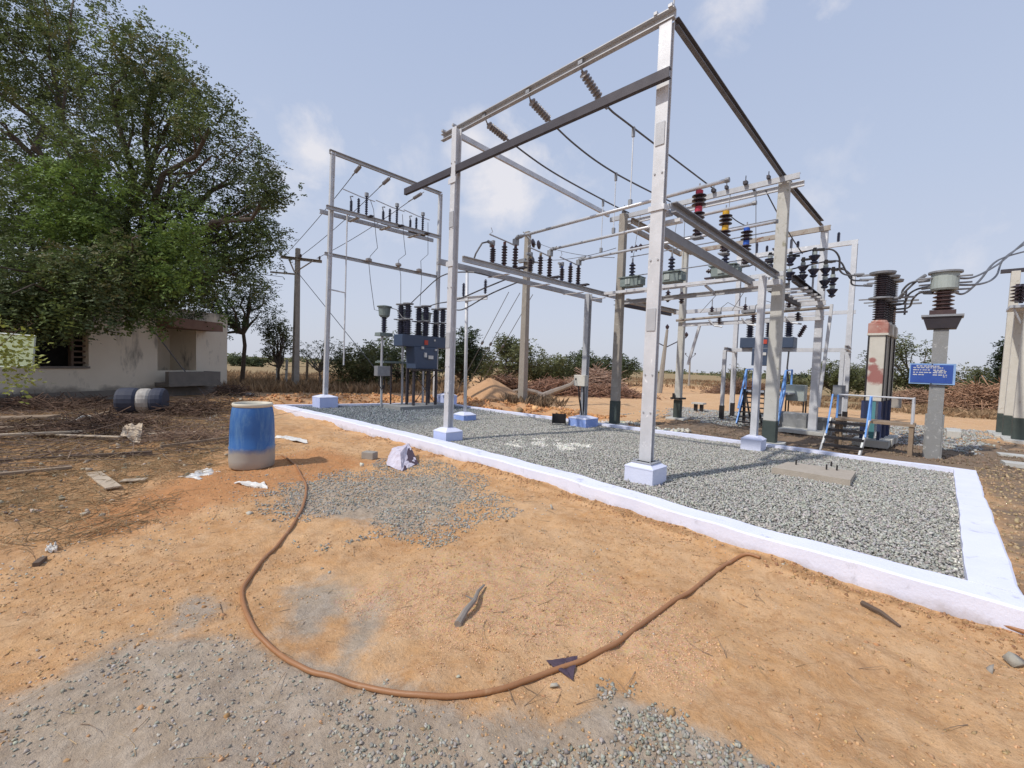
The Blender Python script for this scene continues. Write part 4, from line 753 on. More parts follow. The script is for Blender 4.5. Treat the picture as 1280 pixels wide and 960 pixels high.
# current transformers beside it
def ct(x, y, label, box=False):
    r = T('current_transformer', label, 'transformer', (x, y, 0), 'current transformers around the blue breaker')
    mb = MB(); mb.lathe([(.1, 2.55), (.15, 2.6), (.17, 2.8), (.17, 2.84)], (x, y, 0), n=16); mb.lathe([(.21, 2.84), (.21, 2.865), (.03, 2.9)], (x, y, 0), n=16); mb.build('head', 'vt_green', r)
    post('bushing', r, (x, y, 2.12), .45, .05, .085, 8, 'porcelain_blue'); mb = MB(); mb.box((x, y, 2.06), (.4, .3, .1)); mb.build('base_tank', 'vt_green', r)
    mb = MB(); mb.tube([(x-.05, y, 2.0), (x-.05, y, 1.2), (x-.03, y, 0)], .035, 8); mb.build('stand', 'galv_dull', r)
    if box:
        mb = MB(); mb.box((x-.08, y-.1, 1.02), (.4, .2, .28)); mb.build('junction_box', 'cap_grey', r, bevel=.008); mb = MB()
        for k in range(3): mb.tube([(x-.18+.09*k, y-.1, .88), (x-.18+.09*k, y-.12, .62), (x-.1+.04*k, y-.12, .5), (x-.02, y-.08, .62)], .014, 6)
        mb.build('cable_loops', 'black_steel', r); mb = MB(); mb.box((x+.85, y+.4, 1.27), (1.5, .5, .04)); mb.box((x+.6, y+.4, 1.3), (.9, .35, .03)); mb.build('cable_tray', 'vt_green', r)
        for xx in (.5, 1.1): mb = MB(); mb.tube([(x+xx, y+.4, 0), (x+xx, y+.4, 1.25)], .025, 6); mb.build('tray_leg', 'steel_dark', r)
ct(6.47, 11.5, 'green headed current transformer standing alone left of the breaker', True); ct(7.3, 11.75, 'current transformer behind the left breaker bushings'); ct(8.05, 11.75, 'current transformer behind the middle breaker bushings')
mb = MB(); mb.tube([(6.62, 11.45, 2.84), (6.68, 11.2, 2.78), (6.72, 10.95, 2.55), (6.78, 10.8, 2.5)], .012, 6); tag(mb.build('jumper', 'wire', None, loc=(6.6, 11.4, 2.8)), 'curved jumper from the lone transformer head to the breaker', 'wire')
for k, (a, b, lab) in enumerate((((6.85, 10.76, 2.93), (6.35, 5.95, 3.5), 'upper'), ((7.45, 10.76, 2.93), (6.8, 6.3, 3.0), 'middle'), ((8.0, 10.76, 2.93), (7.0, 6.4, 3.0), 'lower'))):
    a = Vector(a); c = PX((552, 570, 578)[k], (345, 375, 387)[k], 6.2)
    P_ = [a, a.lerp(c, .4)-Vector((0, 0, -.02)), c, PY((585, 606, 612)[k], (340, 360, 368)[k], 6.45), Vector((5.9+.35*k, 6.4, 3.02))]
    pp = []
    for i in range(len(P_)-1):
        for j in range(5):
            t_ = j/5; p_ = [P_[max(i-1, 0)], P_[i], P_[i+1], P_[min(i+2, len(P_)-1)]]
            pp.append(.5*((2*p_[1])+(-p_[0]+p_[2])*t_+(2*p_[0]-5*p_[1]+4*p_[2]-p_[3])*t_*t_+(-p_[0]+3*p_[1]-3*p_[2]+p_[3])*t_**3))
    mb = MB(); mb.tube(pp+[P_[-1]], .014, 6); tag(mb.build('breaker_cable', 'conductor', None, loc=a), lab+' bowed cable from the breaker bushings to the left rails', 'cable', 'bowed breaker cables')
# cable into first isolator
mb = MB(); mb.tube([(5.5, 6.1, 3.56), (5.35, 6.1, 3.5), (5.25, 6.15, 3.3), (5.22, 6.2, 3.12)], .016, 6); tag(mb.build('cable_tail', 'conductor', None, loc=(5.5, 6.1, 3.5)), 'bent cable tail dropping from the left maroon isolator', 'cable')
# meter box on dark column
r = T('meter_box', 'cream meter box strapped to the dark column', 'box', (8.27, 5.83, .9)); mb = MB(); mb.box((8.24, 5.86, 1.02), (.14, .3, .25)); mb.build('case', 'cream', r, bevel=.01); mb = MB(); mb.box((8.165, 5.95, 1.05), (.015, .03, .04)); mb.build('latch', 'black_steel', r)
mb = MB(); mb.tube([(8.24, 5.92, .9), (8.26, 5.9, .6), (8.3, 5.84, .22)], .018, 6); mb.tube([(8.24, 5.78, .9), (8.26, 5.78, .6), (8.3, 5.8, .22)], .018, 6); mb.each('cable', 'black_steel', r)
# ------------------------------------------------------------------ utility poles
r = T('utility_pole', 'concrete utility pole with steel crossarm beyond the left kerb', 'pole', (7.2, 20.3, -.1))
mb = MB(); mb.prism((7.2, 20.3, -.2), (7.22, 20.3, 6.05), rsec(.3, .24), (1, 0, 0), .62); mb.build('shaft', 'concrete', r)
a = PX(350, 320, 7.2); b = PX(401, 326, 7.2); dd = (Vector((7.2, 20.3, 0))).dot(fwd)-.25; a = PD(350, 321, dd); b = PD(402, 327, dd)
beam(a, b, csec(.08, .12), 'steel_rust', r, 'crossarm'); mb = MB(); mb.tube([a.lerp(b, .2), (7.1, 20.3, 5.0)], .03, 6); mb.tube([a.lerp(b, .8), (7.1, 20.3, 5.0)], .03, 6); mb.build('brace', 'steel_rust', r)
beam(PD(338, 340, dd+.3), PD(372, 343, dd+.3), rsec(.05, .07), 'steel_rust', r, 'side_arm')
for t_ in (.02, .5, .95): post('pin_insulator', r, a.lerp(b, t_)+Vector((0, 0, .06)), .16, .03, .06, 2, 'porcelain_brown', seg=8)
guy = [(PX(381, 344, 7.2), PX(470, 470, 9)), ]
mb = MB(); mb.tube([Vector((7.2, 20.2, 5.0)), PY(470, 462, 17)], .014, 5); tag(mb.build('guy_wire', 'wire', None, loc=(7.2, 20.2, 5)), 'guy wire slanting down from the far utility pole', 'wire')
for k in range(2):
    mb = MB(); mb.tube([Vector((7.1, 21.7, 4.97-.35*k)), Vector((-4, 27, 5.3-.4*k))], .012, 5); tag(mb.build('line_wire', 'wire', None, loc=(7.1, 21.7, 5)), ('upper', 'lower')[k]+' line wire leading left from the utility pole', 'wire')
r = T('utility_pole', 'brownish concrete pole with black disc insulators just beyond the far kerb', 'pole', (11.1, 10.3, 0))
mb = MB(); mb.prism((11.1, 10.3, -.15), (11.1, 10.32, 5.85), rsec(.26, .22), (1, 0, 0), .65); mb.build('shaft', 'concrete', r)
for (px, py) in ((667, 304), (674, 306), (666, 325)): c = PX(px, py, 10.9); mb = MB(); mb.lathe([(.03, -.07), (.13, -.04), (.15, .0), (.05, .05)], c, (.4, -1, .1), 14); mb.build('disc_insulator', 'porcelain', r)
mb = MB(); mb.tube([PX(654, 290, 11.0), PX(670, 306, 10.9)], .02, 5); mb.tube([PX(640, 325, 11.0), PX(672, 328, 10.95)], .03, 5); mb.box(PX(653, 326, 10.98), (.1, .3, .12)); mb.build('fittings', 'cap_grey', r)
for k, (p, q) in enumerate((((636, 365), (593, 433)), ((650, 366), (601, 433)), ((666, 368), (617, 433)))):
    a = PX(*p, 11.5); b = Gz(q[0]-26, 497, -.1); mb = MB(); mb.tube([a, b], .012, 5); c = a.lerp(b, .45); mb.lathe([(.0, -.1), (.05, -.06), (.05, .06), (0, .1)], c, (b-a), 8); tag(mb.build('guy_wire', 'wire', None, loc=a), ('left', 'middle', 'right')[k]+' of three guy wires with black strain beads', 'wire', 'guy wires by the brownish utility pole')
for k, (p, q) in enumerate((((675, 305), (768, 322)), ((675, 325), (770, 310)))):
    a = PX(*p, 10.9); b = PX(*q, 9.3); mb = MB(); mb.tube(sag(a, b, .1, 10), .008, 5); tag(mb.build('line_wire', 'wire', None, loc=a), ('upper', 'lower')[k]+' thin wire from the disc insulators to the brownish gantry pole', 'wire')
def vpole(px, py, top, X, arm, label):
    b = Gz(px, py, 0); t_ = PD(top[0], top[1], (b-Vector((0, 0, CAM_H))).dot(fwd)); r = T('line_pole', label, 'pole', b, 'distant line poles')
    mb = MB(); mb.tube([b-Vector((0, 0, .6)), t_], .2*X, 7, r1=.08*X); mb.build('shaft', 'concrete', r)
    mb = MB(); c = t_-Vector((0, 0, .9*arm)); mb.tube([c+rgt*arm+Vector((0, 0, .6*X)), c, c-rgt*arm+Vector((0, 0, .6*X))], .035*X, 6); mb.build('v_arm', 'steel_dark', r)
    for s in (-1, 1, 0): mb = MB(); mb.lathe([(.0, 0), (.1*X, .08*X), (.12*X, .2*X), (0, .35*X)], (c+rgt*arm*s+Vector((0, 0, .6*X))) if s else t_, n=8); mb.build('pin_insulator', 'porcelain', r)
vpole(823, 490, (834, 412), 1, 1.2, 'distant pole with V shaped arm, larger of the two'); vpole(861, 482, (863, 443), .6, .45, 'small distant pole with V shaped arm near the horizon')
# ------------------------------------------------------------------ rear breaker on stand
r = T('rear_breaker', 'dark blue breaker on a white steel stand in the far bay', 'circuit breaker', (14, 3.5, 0))
mb = MB(); mb.box((14, 3.6, 2.2), (.45, 1.34, .3)); mb.build('cross_tank', 'breaker_blue', r, bevel=.015); mb = MB(); mb.box((13.95, 3.72, 1.8), (.4, .42, .5)); mb.build('cabinet', 'breaker_blue', r, bevel=.015)
mb = MB(); mb.box((13.765, 3.62, 2.22), (.012, .12, .12)); mb.each('name_plate', 'label_red', r); mb = MB(); mb.box((13.74, 3.8, 1.93), (.012, .12, .08)); mb.box((13.74, 3.62, 1.88), (.012, .12, .08)); mb.each('name_plate', 'label_white', r)
for Y in (4.08, 3.58, 3.1): post('bushing', r, (14, Y, 2.35), .5, .065, .105, 9, 'porcelain_blue'); mb = MB(); mb.lathe([(.05, 0), (.13, .01), (.13, .05), (.04, .06)], (14, Y, 2.85), n=12); mb.each('terminal', 'cap_grey', r)
mb = MB(); mb.lathe(shed(6, .35, .04, .07), (14, 2.86, 2.35), (0, -.45, 1), 10); mb.build('side_bushing', 'porcelain', r)
beam((14, 1.75, 2.0), (14, 4.75, 2.0), csec(.08, .1), 'galv', r, 'stand_beam'); beam((13.3, 4.5, 2.0), (14.9, 4.72, 2.0), csec(.08, .1), 'galv', r, 'stand_beam'); beam((13.2, 1.7, 2.03), (15, 1.85, 2.03), csec(.08, .1), 'galv', r, 'stand_beam')
for (x, y) in ((13.34, 4.52), (14.9, 4.73), (13.9, 1.86), (15.0, 1.87)):
    mb = MB(); mb.prism((x, y, .35), (x, y, 1.96), isec(.09, .09, .01), (1, 0, 0)); q = mb.build('leg', 'galv', r); mb = MB(); mb.box((x, y, .12), (.11, .11, .5)); mb.build('black_foot', 'black_steel', q)
# cable post box
mb = MB(); mb.box((13.75, 1.86, .95), (.12, .25, .3)); mb.build('junction_box', 'cap_grey', r)
# ladder platform, blue railings
r = T('ladder_platform', 'blue railed access platform with black rung ladder in the far bay', 'platform', (12.9, 3.4, 0))
A = lambda px, py, X: PX(px, py, X)
mb = MB(); mb.box((13.2, 3.3, .84), (.7, 1.1, .04)); mb.build('deck', 'galv_dull', r)
for k, yy in enumerate((3.78, 2.86)):
    mb = MB(); mb.prism((12.3, yy, .0), (12.85, yy, .9), rsec(.03, .1), (0, 0, 1)); mb.build('stringer', 'light_blue', r)
    mb = MB(); mb.tube([(12.35, yy, .4), (12.85, yy, 1.42), (13.5, yy, 1.45), (13.5, yy, .8)], .024, 6); mb.tube([(12.87, yy, .8), (12.87, yy, 1.42)], .02, 6); mb.build('handrail', 'light_blue', r)
for k in range(7): mb = MB(); mb.box((12.33+.08*k, 3.32, .06+.125*k), (.1, .88, .03)); mb.build('rung', 'black_steel', r)
for yy in (3.7, 3.5, 3.2, 2.95): mb = MB(); mb.prism((12.6, yy, 0), (12.7, yy+.05, .9), rsec(.06, .05), (1, 0, 0)); mb.build('upright', 'black_steel', r)
for k in range(3): mb = MB(); mb.prism((12.5, 3.0+.25*k, 0.05), (12.75, 3.25+.25*k, .85), rsec(.04, .03), (1, 0, 0)); mb.build('lattice_bar', 'black_steel', r)
# transformer-ish kiosk and plinth
r = T('kiosk', 'grey control kiosk on legs behind the blue railings', 'kiosk', (13.6, 2.95, 0)); mb = MB(); mb.box((13.6, 2.75, .85), (.35, .42, .42)); mb.build('cabinet', 'pale_green', r, bevel=.01)
mb = MB(); [mb.prism((13.6+a, 2.75+b, 0), (13.6+a, 2.75+b, .64), rsec(.03, .03), (1, 0, 0)) for a in (-.15, .15) for b in (-.2, .2)]; mb.each('leg', 'black_steel', r); mb = MB(); mb.tube([(13.6, 2.95, 1.13), (13.6, 3.0, 1.5), (13.9, 3.05, 1.95)], .02, 6); mb.build('conduit', 'black_steel', r)
mb = MB(); mb.prism((12.9, 2.3, .12), (12.9, 2.9, .12), [(-.35, -.2), (.35, -.2), (.35, .1), (.25, .25), (-.2, .28), (-.35, .25)]); tag(mb.build('plinth', 'concrete_grey', None, loc=(12.9, 2.6, 0), bevel=.01), 'grey concrete plinth behind the pale concrete pole', 'plinth')
mb = MB(); mb.box((12.5, 2.3, 0), (1.1, .9, .08)); tag(mb.build('footing_slab', 'concrete_light', None, loc=(12.5, 2.3, 0)), 'pale footing slab at the far right corner pole', 'slab')
r = T('stub_post', 'small grey cap on two dark stubs beside the far gravel patch', 'stub', G(873, 515)); p = Vector(r.location)
mb = MB(); mb.box(p+Vector((0, 0, .3)), (.3, .4, .05)); mb.build('cap', 'concrete_light', r); mb = MB(); mb.box(p+Vector((0, .1, .12)), (.1, .1, .3)); mb.box(p+Vector((0, -.1, .12)), (.1, .1, .3)); mb.each('stub', 'black_steel', r)
# ladder-like slanted strut between C3/C4
mb = MB(); mb.prism((12.0, 4.75, 2.55), (12.1, 5.05, 1.5), rsec(.06, .06), (1, 0, 0)); tag(mb.build('strut', 'galv', None, loc=(12, 4.8, 2)), 'slanting pale steel strut beside the clamp-footed pole', 'strut')
mb = MB(); mb.prism((12.27, 1.9, 2.95), (12.1, 2.0, .6), isec(.06, .06, .01), (1, 0, 0)); tag(mb.build('steel_strut', 'galv', None, loc=(12.2, 1.9, 2)), 'bright steel strut leaning beside the far right corner pole', 'strut')
# ------------------------------------------------------------------ red stained breaker poles
def stained():
    m = mat('cream_stained', (.66, .63, .56), .65, 0, (.54, .51, .44), 5, .6); t = m.node_tree; b = t.nodes['Principled BSDF']; src = b.inputs['Base Color'].links[0].from_socket
    tcn = N(t, 'ShaderNodeTexCoord'); nz = noise(t, tcn.outputs['Object'], 9, 6, .7); best = None
    for c, rad in (((-.13, -.02, 1.33), .17), ((-.13, .03, 1.5), .1), ((-.13, .05, 1.66), .06)):
        vd = N(t, 'ShaderNodeVectorMath', operation='DISTANCE'); t.links.new(tcn.outputs['Object'], vd.inputs[0]); vd.inputs[1].default_value = c
        q = math_(t, 'SUBTRACT', 1, math_(t, 'DIVIDE', vd.outputs['Value'], rad)); best = q if best is None else math_(t, 'MAXIMUM', best, q)
    q = math_(t, 'MULTIPLY', math_(t, 'ADD', best, math_(t, 'MULTIPLY', math_(t, 'SUBTRACT', nz, .45), 1.6)), 2.2, clamp=True)
    c = mixc(t, math_(t, 'MULTIPLY', q, .85), src, (.3, .07, .06)); t.links.new(c, b.inputs['Base Color'])
stained(); mat('head_rusty', (.5, .3, .25), .75, 0, (.36, .13, .1), 6, .4, .05, stain=((.6, .55, .48), .55, 5))
def bpole(X, Y, label, red):
    r = T('pole_column', label, 'circuit breaker', (X, Y, 0), 'cream breaker columns with brown bushings')
    mb = MB(); mb.box((X, Y, 1.5), (.26, .27, 1.28)); b = mb.build('body', 'cream_stained' if red else 'cream', r, bevel=.012)
    mb = MB(); [mb.box((X-.135, Y+s*.133, 1.5), (.02, .025, 1.28)) for s in (-1, 1)]; mb.each('edge_strip', 'black_steel', b)
    mb = MB(); mb.box((X, Y, 2.27), (.31, .31, .22)); mb.lathe([(.14, 0), (.12, .06)], (X, Y, 2.38), n=14); mb.build('head', 'head_rusty' if red else 'cream', r, bevel=.015)
    if red: mb = MB(); mb.box((X, Y, 2.16), (.32, .32, .04)); mb.build('head_rim', 'cream', r)
    q = post('bushing', r, (X, Y, 2.42), .42, .075, .12, 8, 'porcelain', seg=18); mb = MB(); mb.lathe([(.1, 0), (.2, .01), (.2, .04), (.1, .05)], (X, Y, 2.84), n=18); mb.box((X, Y+.22, 2.86), (.05, .25, .02)); mb.box((X, Y-.3, 2.86), (.05, .4, .03)); mb.build('middle_flange', 'cap_grey', q)
    q = post('bushing', r, (X, Y, 2.88), .44, .08, .125, 10, 'porcelain', seg=18); mb = MB(); mb.lathe([(.1, 0), (.2, .01), (.21, .05), (.06, .07)], (X, Y, 3.32), n=18); mb.box((X, Y+.25, 3.34), (.06, .3, .03)); mb.build('top_flange', 'cap_grey', q)
    mb = MB()
    for a in (-.13, .13):
        for b_ in (-.13, .13): mb.prism((X+a, Y+b_, .05), (X+a, Y+b_, .86), lsec(.05), (1, 0, 0))
    mb.build('frame', 'navy', r); mb = MB(); mb.box((X-.1, Y, .5), (.03, .08, .75)); mb.build('cable_duct', 'teal' if red else 'galv', r)
    mb = MB(); mb.box((X, Y, .04), (.55, .55, .14)); mb.build('plinth', 'concrete_light', r, bevel=.01)
bpole(11.2, .95, 'nearest cream breaker column with red paint blotch and brown bushings', True); bpole(11.7, .92, 'cream breaker column just behind the red blotched one', False); bpole(12.2, .89, 'farthest cream breaker column half hidden in the row', False)
# access platform in front of it
r = T('access_platform', 'weathered platform with steps and pale blue rail in front of the breaker columns', 'platform', (10.5, 1, 0))
mb = MB(); mb.box((10.62, 1.38-.5, .5), (.5, 1.15, .045)); mb.build('deck', 'wood', r)
for (x, y) in ((10.42, .35), (10.85, .35), (10.42, 1.4), (10.85, 1.4)): mb = MB(); mb.prism((x, y, -.1), (x, y, .48), rsec(.06, .06), (1, 0, 0)); mb.build('leg', 'wood', r)
for (x, y) in ((10.42, .35), (10.42, 1.42), (10.85, .35), (10.4, .92)): mb = MB(); mb.tube([(x, y, .5), (x, y, .97)], .018, 6); mb.build('rail_post', 'light_blue' if y > .9 else 'galv', r)
mb = MB(); mb.tube([(10.42, .35, .97), (10.42, 1.42, .97)], .015, 6); mb.tube([(10.42, .35, .97), (10.85, .35, .97)], .015, 6); mb.build('top_rail', 'galv', r)
for y in (.93, 1.5): mb = MB(); mb.prism((9.8, y+.05, -.08), (10.38, y, .5), rsec(.03, .09), (0, 0, 1)); mb.build('stringer', 'label_white', r); mb = MB(); mb.tube([(9.95, y, .25), (10.38, y, .97)], .014, 6); mb.build('sloping_rail', 'light_blue', r)
for k in range(4): mb = MB(); mb.box((9.9+.13*k, 1.24, .05+.13*k), (.12, .58, .045)); mb.build('step', 'black_steel', r)
mb = MB(); mb.box((12.6, 1.95, .3), (.3, .5, .06)); mb.box((12.6, 1.95, .1), (.2, .3, .4)); tag(mb.build('terminal_block', 'concrete_grey', None, loc=(12.6, 1.95, 0)), 'small grey block with dark openings beside the steps', 'block')
# sign post column
r = T('metering_post', 'grey post topped by a pale metering transformer with brown bushing', 'post', (10.95, .07, 0))
mb = MB(); mb.prism((10.95, .07, -.1), (10.95, .07, 2.2), isec(.2, .24, .02), (1, 0, 0)); mb.build('shaft', 'concrete_grey', r); mb = MB(); mb.box((10.95, .07, .3), (.215, .25, .8)); mb.build('foot', 'concrete_grey', r, bevel=.01)
mb = MB(); mb.add([(10.79, -.12, 2.22), (11.11, -.12, 2.22), (11.11, .26, 2.22), (10.79, .26, 2.22), (10.74, -.18, 2.42), (11.16, -.18, 2.42), (11.16, .32, 2.42), (10.74, .32, 2.42)], [(0, 3, 2, 1), (4, 5, 6, 7), (0, 1, 5, 4), (1, 2, 6, 5), (2, 3, 7, 6), (3, 0, 4, 7)]); mb.build('tray', 'steel_dark', r); mb = MB(); mb.box((10.95, .07, 2.44), (.46, .54, .035)); mb.build('tray_rim', 'cap_grey', r)
mb = MB(); mb.box((10.95, .07, 2.5), (.3, .34, .09)); mb.build('bushing_base', 'porcelain_brown', r); mb = MB(); mb.lathe(shed(5, .36, .09, .145, cap=.01), (10.95, .07, 2.54), n=18); mb.build('bushing', 'porcelain_brown', r)
mb = MB(); mb.lathe([(.165, 2.9), (.185, 2.93), (.188, 3.2)], (10.95, .07, 0), n=20); hd = mb.build('head', 'pale_green', r, smooth=False); mb = MB(); mb.lathe([(.23, 3.2), (.23, 3.23), (.05, 3.25)], (10.95, .07, 0), n=20); mb.build('lid', 'cap_grey', r)
mb = MB()
for s in (-1, 1):
    for k in range(3): mb.tube([(10.95-.1+.1*k, .07+s*.16, 3.12-.1*k), (10.95-.1+.1*k, .07+s*.34, 3.12-.1*k)], .016, 6)
mb.each('terminal', 'cap_grey', hd)
# sign
r = T('notice_board', 'blue notice board with white lettering fixed across the metering post', 'sign', (10.78, .15, 1.42))
y0, y1, z0, z1s = -.15, .445, 1.235, 1.6
mb = MB(); mb.box((10.79, (y0+y1)/2, (z0+z1s)/2), (.015, y1-y0, z1s-z0)); mb.build('rim', 'sign_rim', r); mb = MB(); mb.box((10.779, (y0+y1)/2+.008, (z0+z1s)/2), (.008, y1-y0-.05, z1s-z0-.045)); mb.build('panel', 'sign_blue', r)
mb = MB()
rows = ((1.555, [(.07, .37)], .022), (1.525, [(.03, .275), (.285, .42)], .02), (1.485, [(.03, .25), (.29, .44)], .02), (1.465, [(.31, .46)], .016), (1.44, [(.03, .28), (.29, .45)], .02), (1.4, [(.03, .17), (.29, .47)], .02), (1.37, [(.42, .47)], .016))
for z, segs, h in rows:
    for a, b in segs:
        yy = a
        while yy < b:
            w = random.uniform(.018, .06); w = min(w, b-yy); k = 0
            while k < w-.004: mb.box((10.7735, y1-.02-yy-k-.004, z), (.003, .0075, h*random.uniform(.8, 1))); k += .0095
            yy += w+.012
mb.build('lettering', 'label_white', r)
mb = MB(); mb.box((10.77, .15, 1.588), (.01, .016, .016)); mb.box((10.77, .15, 1.245), (.01, .016, .016)); mb.each('bolt', 'black_steel', r)
# pipe post with brackets
r = T('pipe_post', 'thin rusty pipe post with small brackets between breaker column and metering post', 'post', (13.7, .9, 0)); mb = MB(); mb.tube([(13.7, .9, -.1), (13.7, .93, 3.2)], .05, 8); mb.build('pipe', 'porcelain_brown', r)
mb = MB(); mb.box((13.7, .92, 2.87), (.08, .5, .04)); [mb.tube([(13.7, .92+s*.2, 2.8), (13.7, .92+s*.2, 3.35)], .02, 6) for s in (-1, 1)]; mb.build('bracket', 'steel_dark', r); mb = MB(); mb.box((13.6, .8, .75), (.2, .28, .22)); mb.build('box', 'steel_rust', r)
mb = MB(); p = G(1192, 548); mb.box(p+Vector((.3, 0, .06)), (1.0, .25, .26)); tag(mb.build('concrete_block', 'concrete_light', None, loc=p, bevel=.01), 'long pale concrete block behind the metering post', 'block')
# cables right side
CAB = [('upper cable from bay insulators to the nearest breaker column', [(1020, 312, 10.5), (1040, 312, 10.7), (1049, 322, 10.9), (1050, 338, 11), (1060, 344, 11.1), (1080, 343, 11.2)]),
       ('middle cable from bay insulators to the breaker column', [(1034, 327, 10.9), (1050, 327, 11.3), (1058, 340, 11.5), (1066, 350, 11.7), (1085, 350, 11.9)]),
       ('lower cable from bay insulators to the breaker column', [(1042, 337, 11.3), (1055, 337, 11.7), (1064, 345, 12.2), (1066, 356, 12.4), (1090, 357, 12.6)]),
       ('upper looping cable between breaker column and metering head', [(1102, 375, 11.2), (1124, 373, 11.2), (1129, 362, 11.1), (1140, 353, 11.0), (1162, 350, 10.9)]),
       ('middle looping cable between breaker column and metering head', [(1105, 381, 11.9), (1128, 380, 11.6), (1136, 368, 11.3), (1148, 361, 11.1), (1164, 359, 10.95)]),
       ('lower looping cable between breaker column and metering head', [(1104, 387, 12.4), (1134, 385, 12.0), (1141, 374, 11.5), (1150, 366, 11.2), (1166, 366, 11.05)]),
       ('crossing cable rising left of the metering head', [(1124, 373, 11.2), (1130, 366, 11.1), (1145, 352, 11.0), (1157, 344, 10.9)]),
       ('upper cable from metering head to the right edge poles', [(1190, 347, 10.85), (1215, 347, 11.3), (1240, 335, 12.5), (1258, 322, 14), (1300, 285, 16)]),
       ('middle cable from metering head to the right edge poles', [(1188, 356, 10.95), (1225, 355, 11.5), (1245, 345, 13), (1256, 322, 14.5), (1290, 300, 16)]),
       ('lower cable from metering head to the right edge poles', [(1190, 364, 11.05), (1205, 367, 11.4), (1225, 350, 12), (1248, 325, 13.5), (1290, 312, 16)])]
for lab, pts in CAB:
    P_ = [PX(*p) for p in pts]; r = T('heavy_cable', lab, 'cable', P_[0], 'heavy cables on the right'); mb = MB(); mb.tube(spl(P_), .018, 6); mb.build('cable', 'wire', r, smooth=True)
    mb = MB()
    for a, b in ((0, 1), (-1, -2)): d = (P_[b]-P_[a]).normalized(); mb.tube([P_[a], P_[a]+d*.16], .032, 8)
    mb.each('lug', 'cap_grey', r)
# right edge poles
for k, (px, py, h, lab) in enumerate(((1252, 543, 4.2, 'farthest cream pole at the right edge, rising above the others'), (1260, 547, 3.1, 'middle cream pole at the right edge'), (1272, 552, 3.15, 'nearest cream pole at the right edge'))):
    b = Gz(px, py, -.05); cpole(b.x, b.y, h, .2, .2, lab, 'cream', .5, (0, -.02), 'cream poles at the right edge', -.1, 'dark_green')
    mb = MB(); mb.box((b.x, b.y, -.03), (.9, .5, .07)); tag(mb.build('pole_footing', 'concrete_light', None, loc=(b.x, b.y, 0)), ('pale footing of the farthest right edge pole', 'pale footing of the middle right edge pole', 'pale footing of the nearest right edge pole')[k], 'footing')
b = Gz(1272, 552, -.05); r = T('insulator_cluster', 'dark insulators stacked on the right edge poles', 'insulator', (b.x, b.y, 3.1))
for dx, dy, dz in ((0, 0, .05), (.3, .1, .1), (.6, .15, .15), (0, -.3, .1), (.3, -.35, .3)): post('insulator', r, (b.x+dx, b.y+dy, 3.1+dz), .45, .04, .12, 5)
mb = MB(); mb.box((b.x+.3, b.y-.1, 3.08), (.9, .8, .06)); mb.tube([(b.x-.1, b.y+.25, 3.08), (b.x, b.y+.1, 2.7)], .025, 5); mb.build('cross_frame', 'galv_dull', r)
b2 = Gz(1252, 543, -.05); mb = MB(); mb.box((b2.x, b2.y-.2, 4.22), (.12, .9, .09)); tag(mb.build('crossarm', 'steel_dark', None, loc=(b2.x, b2.y, 4.2)), 'dark crossarm on the farthest right edge pole', 'crossarm')
for k, (px, py, w) in enumerate(((1272, 572, .5), (1276, 583, .4))): p = G(px, py, .02); mb = MB(); mb.box(p, (.35, w, .06), .1); tag(mb.build('slab_piece', 'concrete_light', None, loc=p), ('far', 'near')[k]+' pale slab piece lying on brown soil at the right edge', 'slab')
# ------------------------------------------------------------------ things on the gravel
r = T('channel_offcut', 'black steel channel offcut standing on the gravel', 'steel offcut', (7.9, 5.95, 0))
mb = MB(); a = G(688, 530); a = Gz(690, 530, 0); b = Gz(712, 532, 0)
mb.box(((a+b)/2)+Vector((.05, .1, .13)), (.3, .012, .22), R(-50)); mb.build('web', 'black_steel', r)
c = (a+b)/2+Vector((.05, .1, .125)); dx = Vector((math.cos(R(-50)), math.sin(R(-50)), 0)); nn = Vector((dx.y, -dx.x, 0))
for s in (-1, 1): mb = MB(); mb.box(c+dx*.15*s+nn*.06, (.014, .13, .24), R(-50)); mb.build('flange', 'black_steel', r)
r = T('bolt_slab', 'flat concrete foundation slab with upright bolts in the gravel', 'foundation slab', (7.2, 1.2, 0))
q = [Gz(968, 578, .05), Gz(1072, 589, .05), Gz(1058, 600, .05), Gz(962, 584, .05)]
c0 = [(7.55, 1.62), (7.55, .82), (7.12, .72), (6.95, 1.5)]
c0 = [tuple(Gz(p[0], p[1], .05)[:2]) for p in ((985, 577), (1070, 589), (1063, 600), (965, 584))]
mb = MB(); mb.add([(x, y, -.05) for x, y in c0]+[(x, y, .05) for x, y in c0], [(0, 1, 2, 3), (7, 6, 5, 4), (0, 4, 5, 1), (1, 5, 6, 2), (2, 6, 7, 3), (3, 7, 4, 0)]); mat('slab_tan', (.46, .4, .33), .85, 0, (.36, .31, .25), 8, .6, .2, 50); mb.build('slab', 'slab_tan', r)
for px, py in ((995, 581), (1033, 587), (1039, 583), (1046, 588)): p = Gz(px, py, .05); mb = MB(); mb.tube([p, p+Vector((0, 0, .07))], .01, 6); mb.build('bolt', 'black_steel', r)
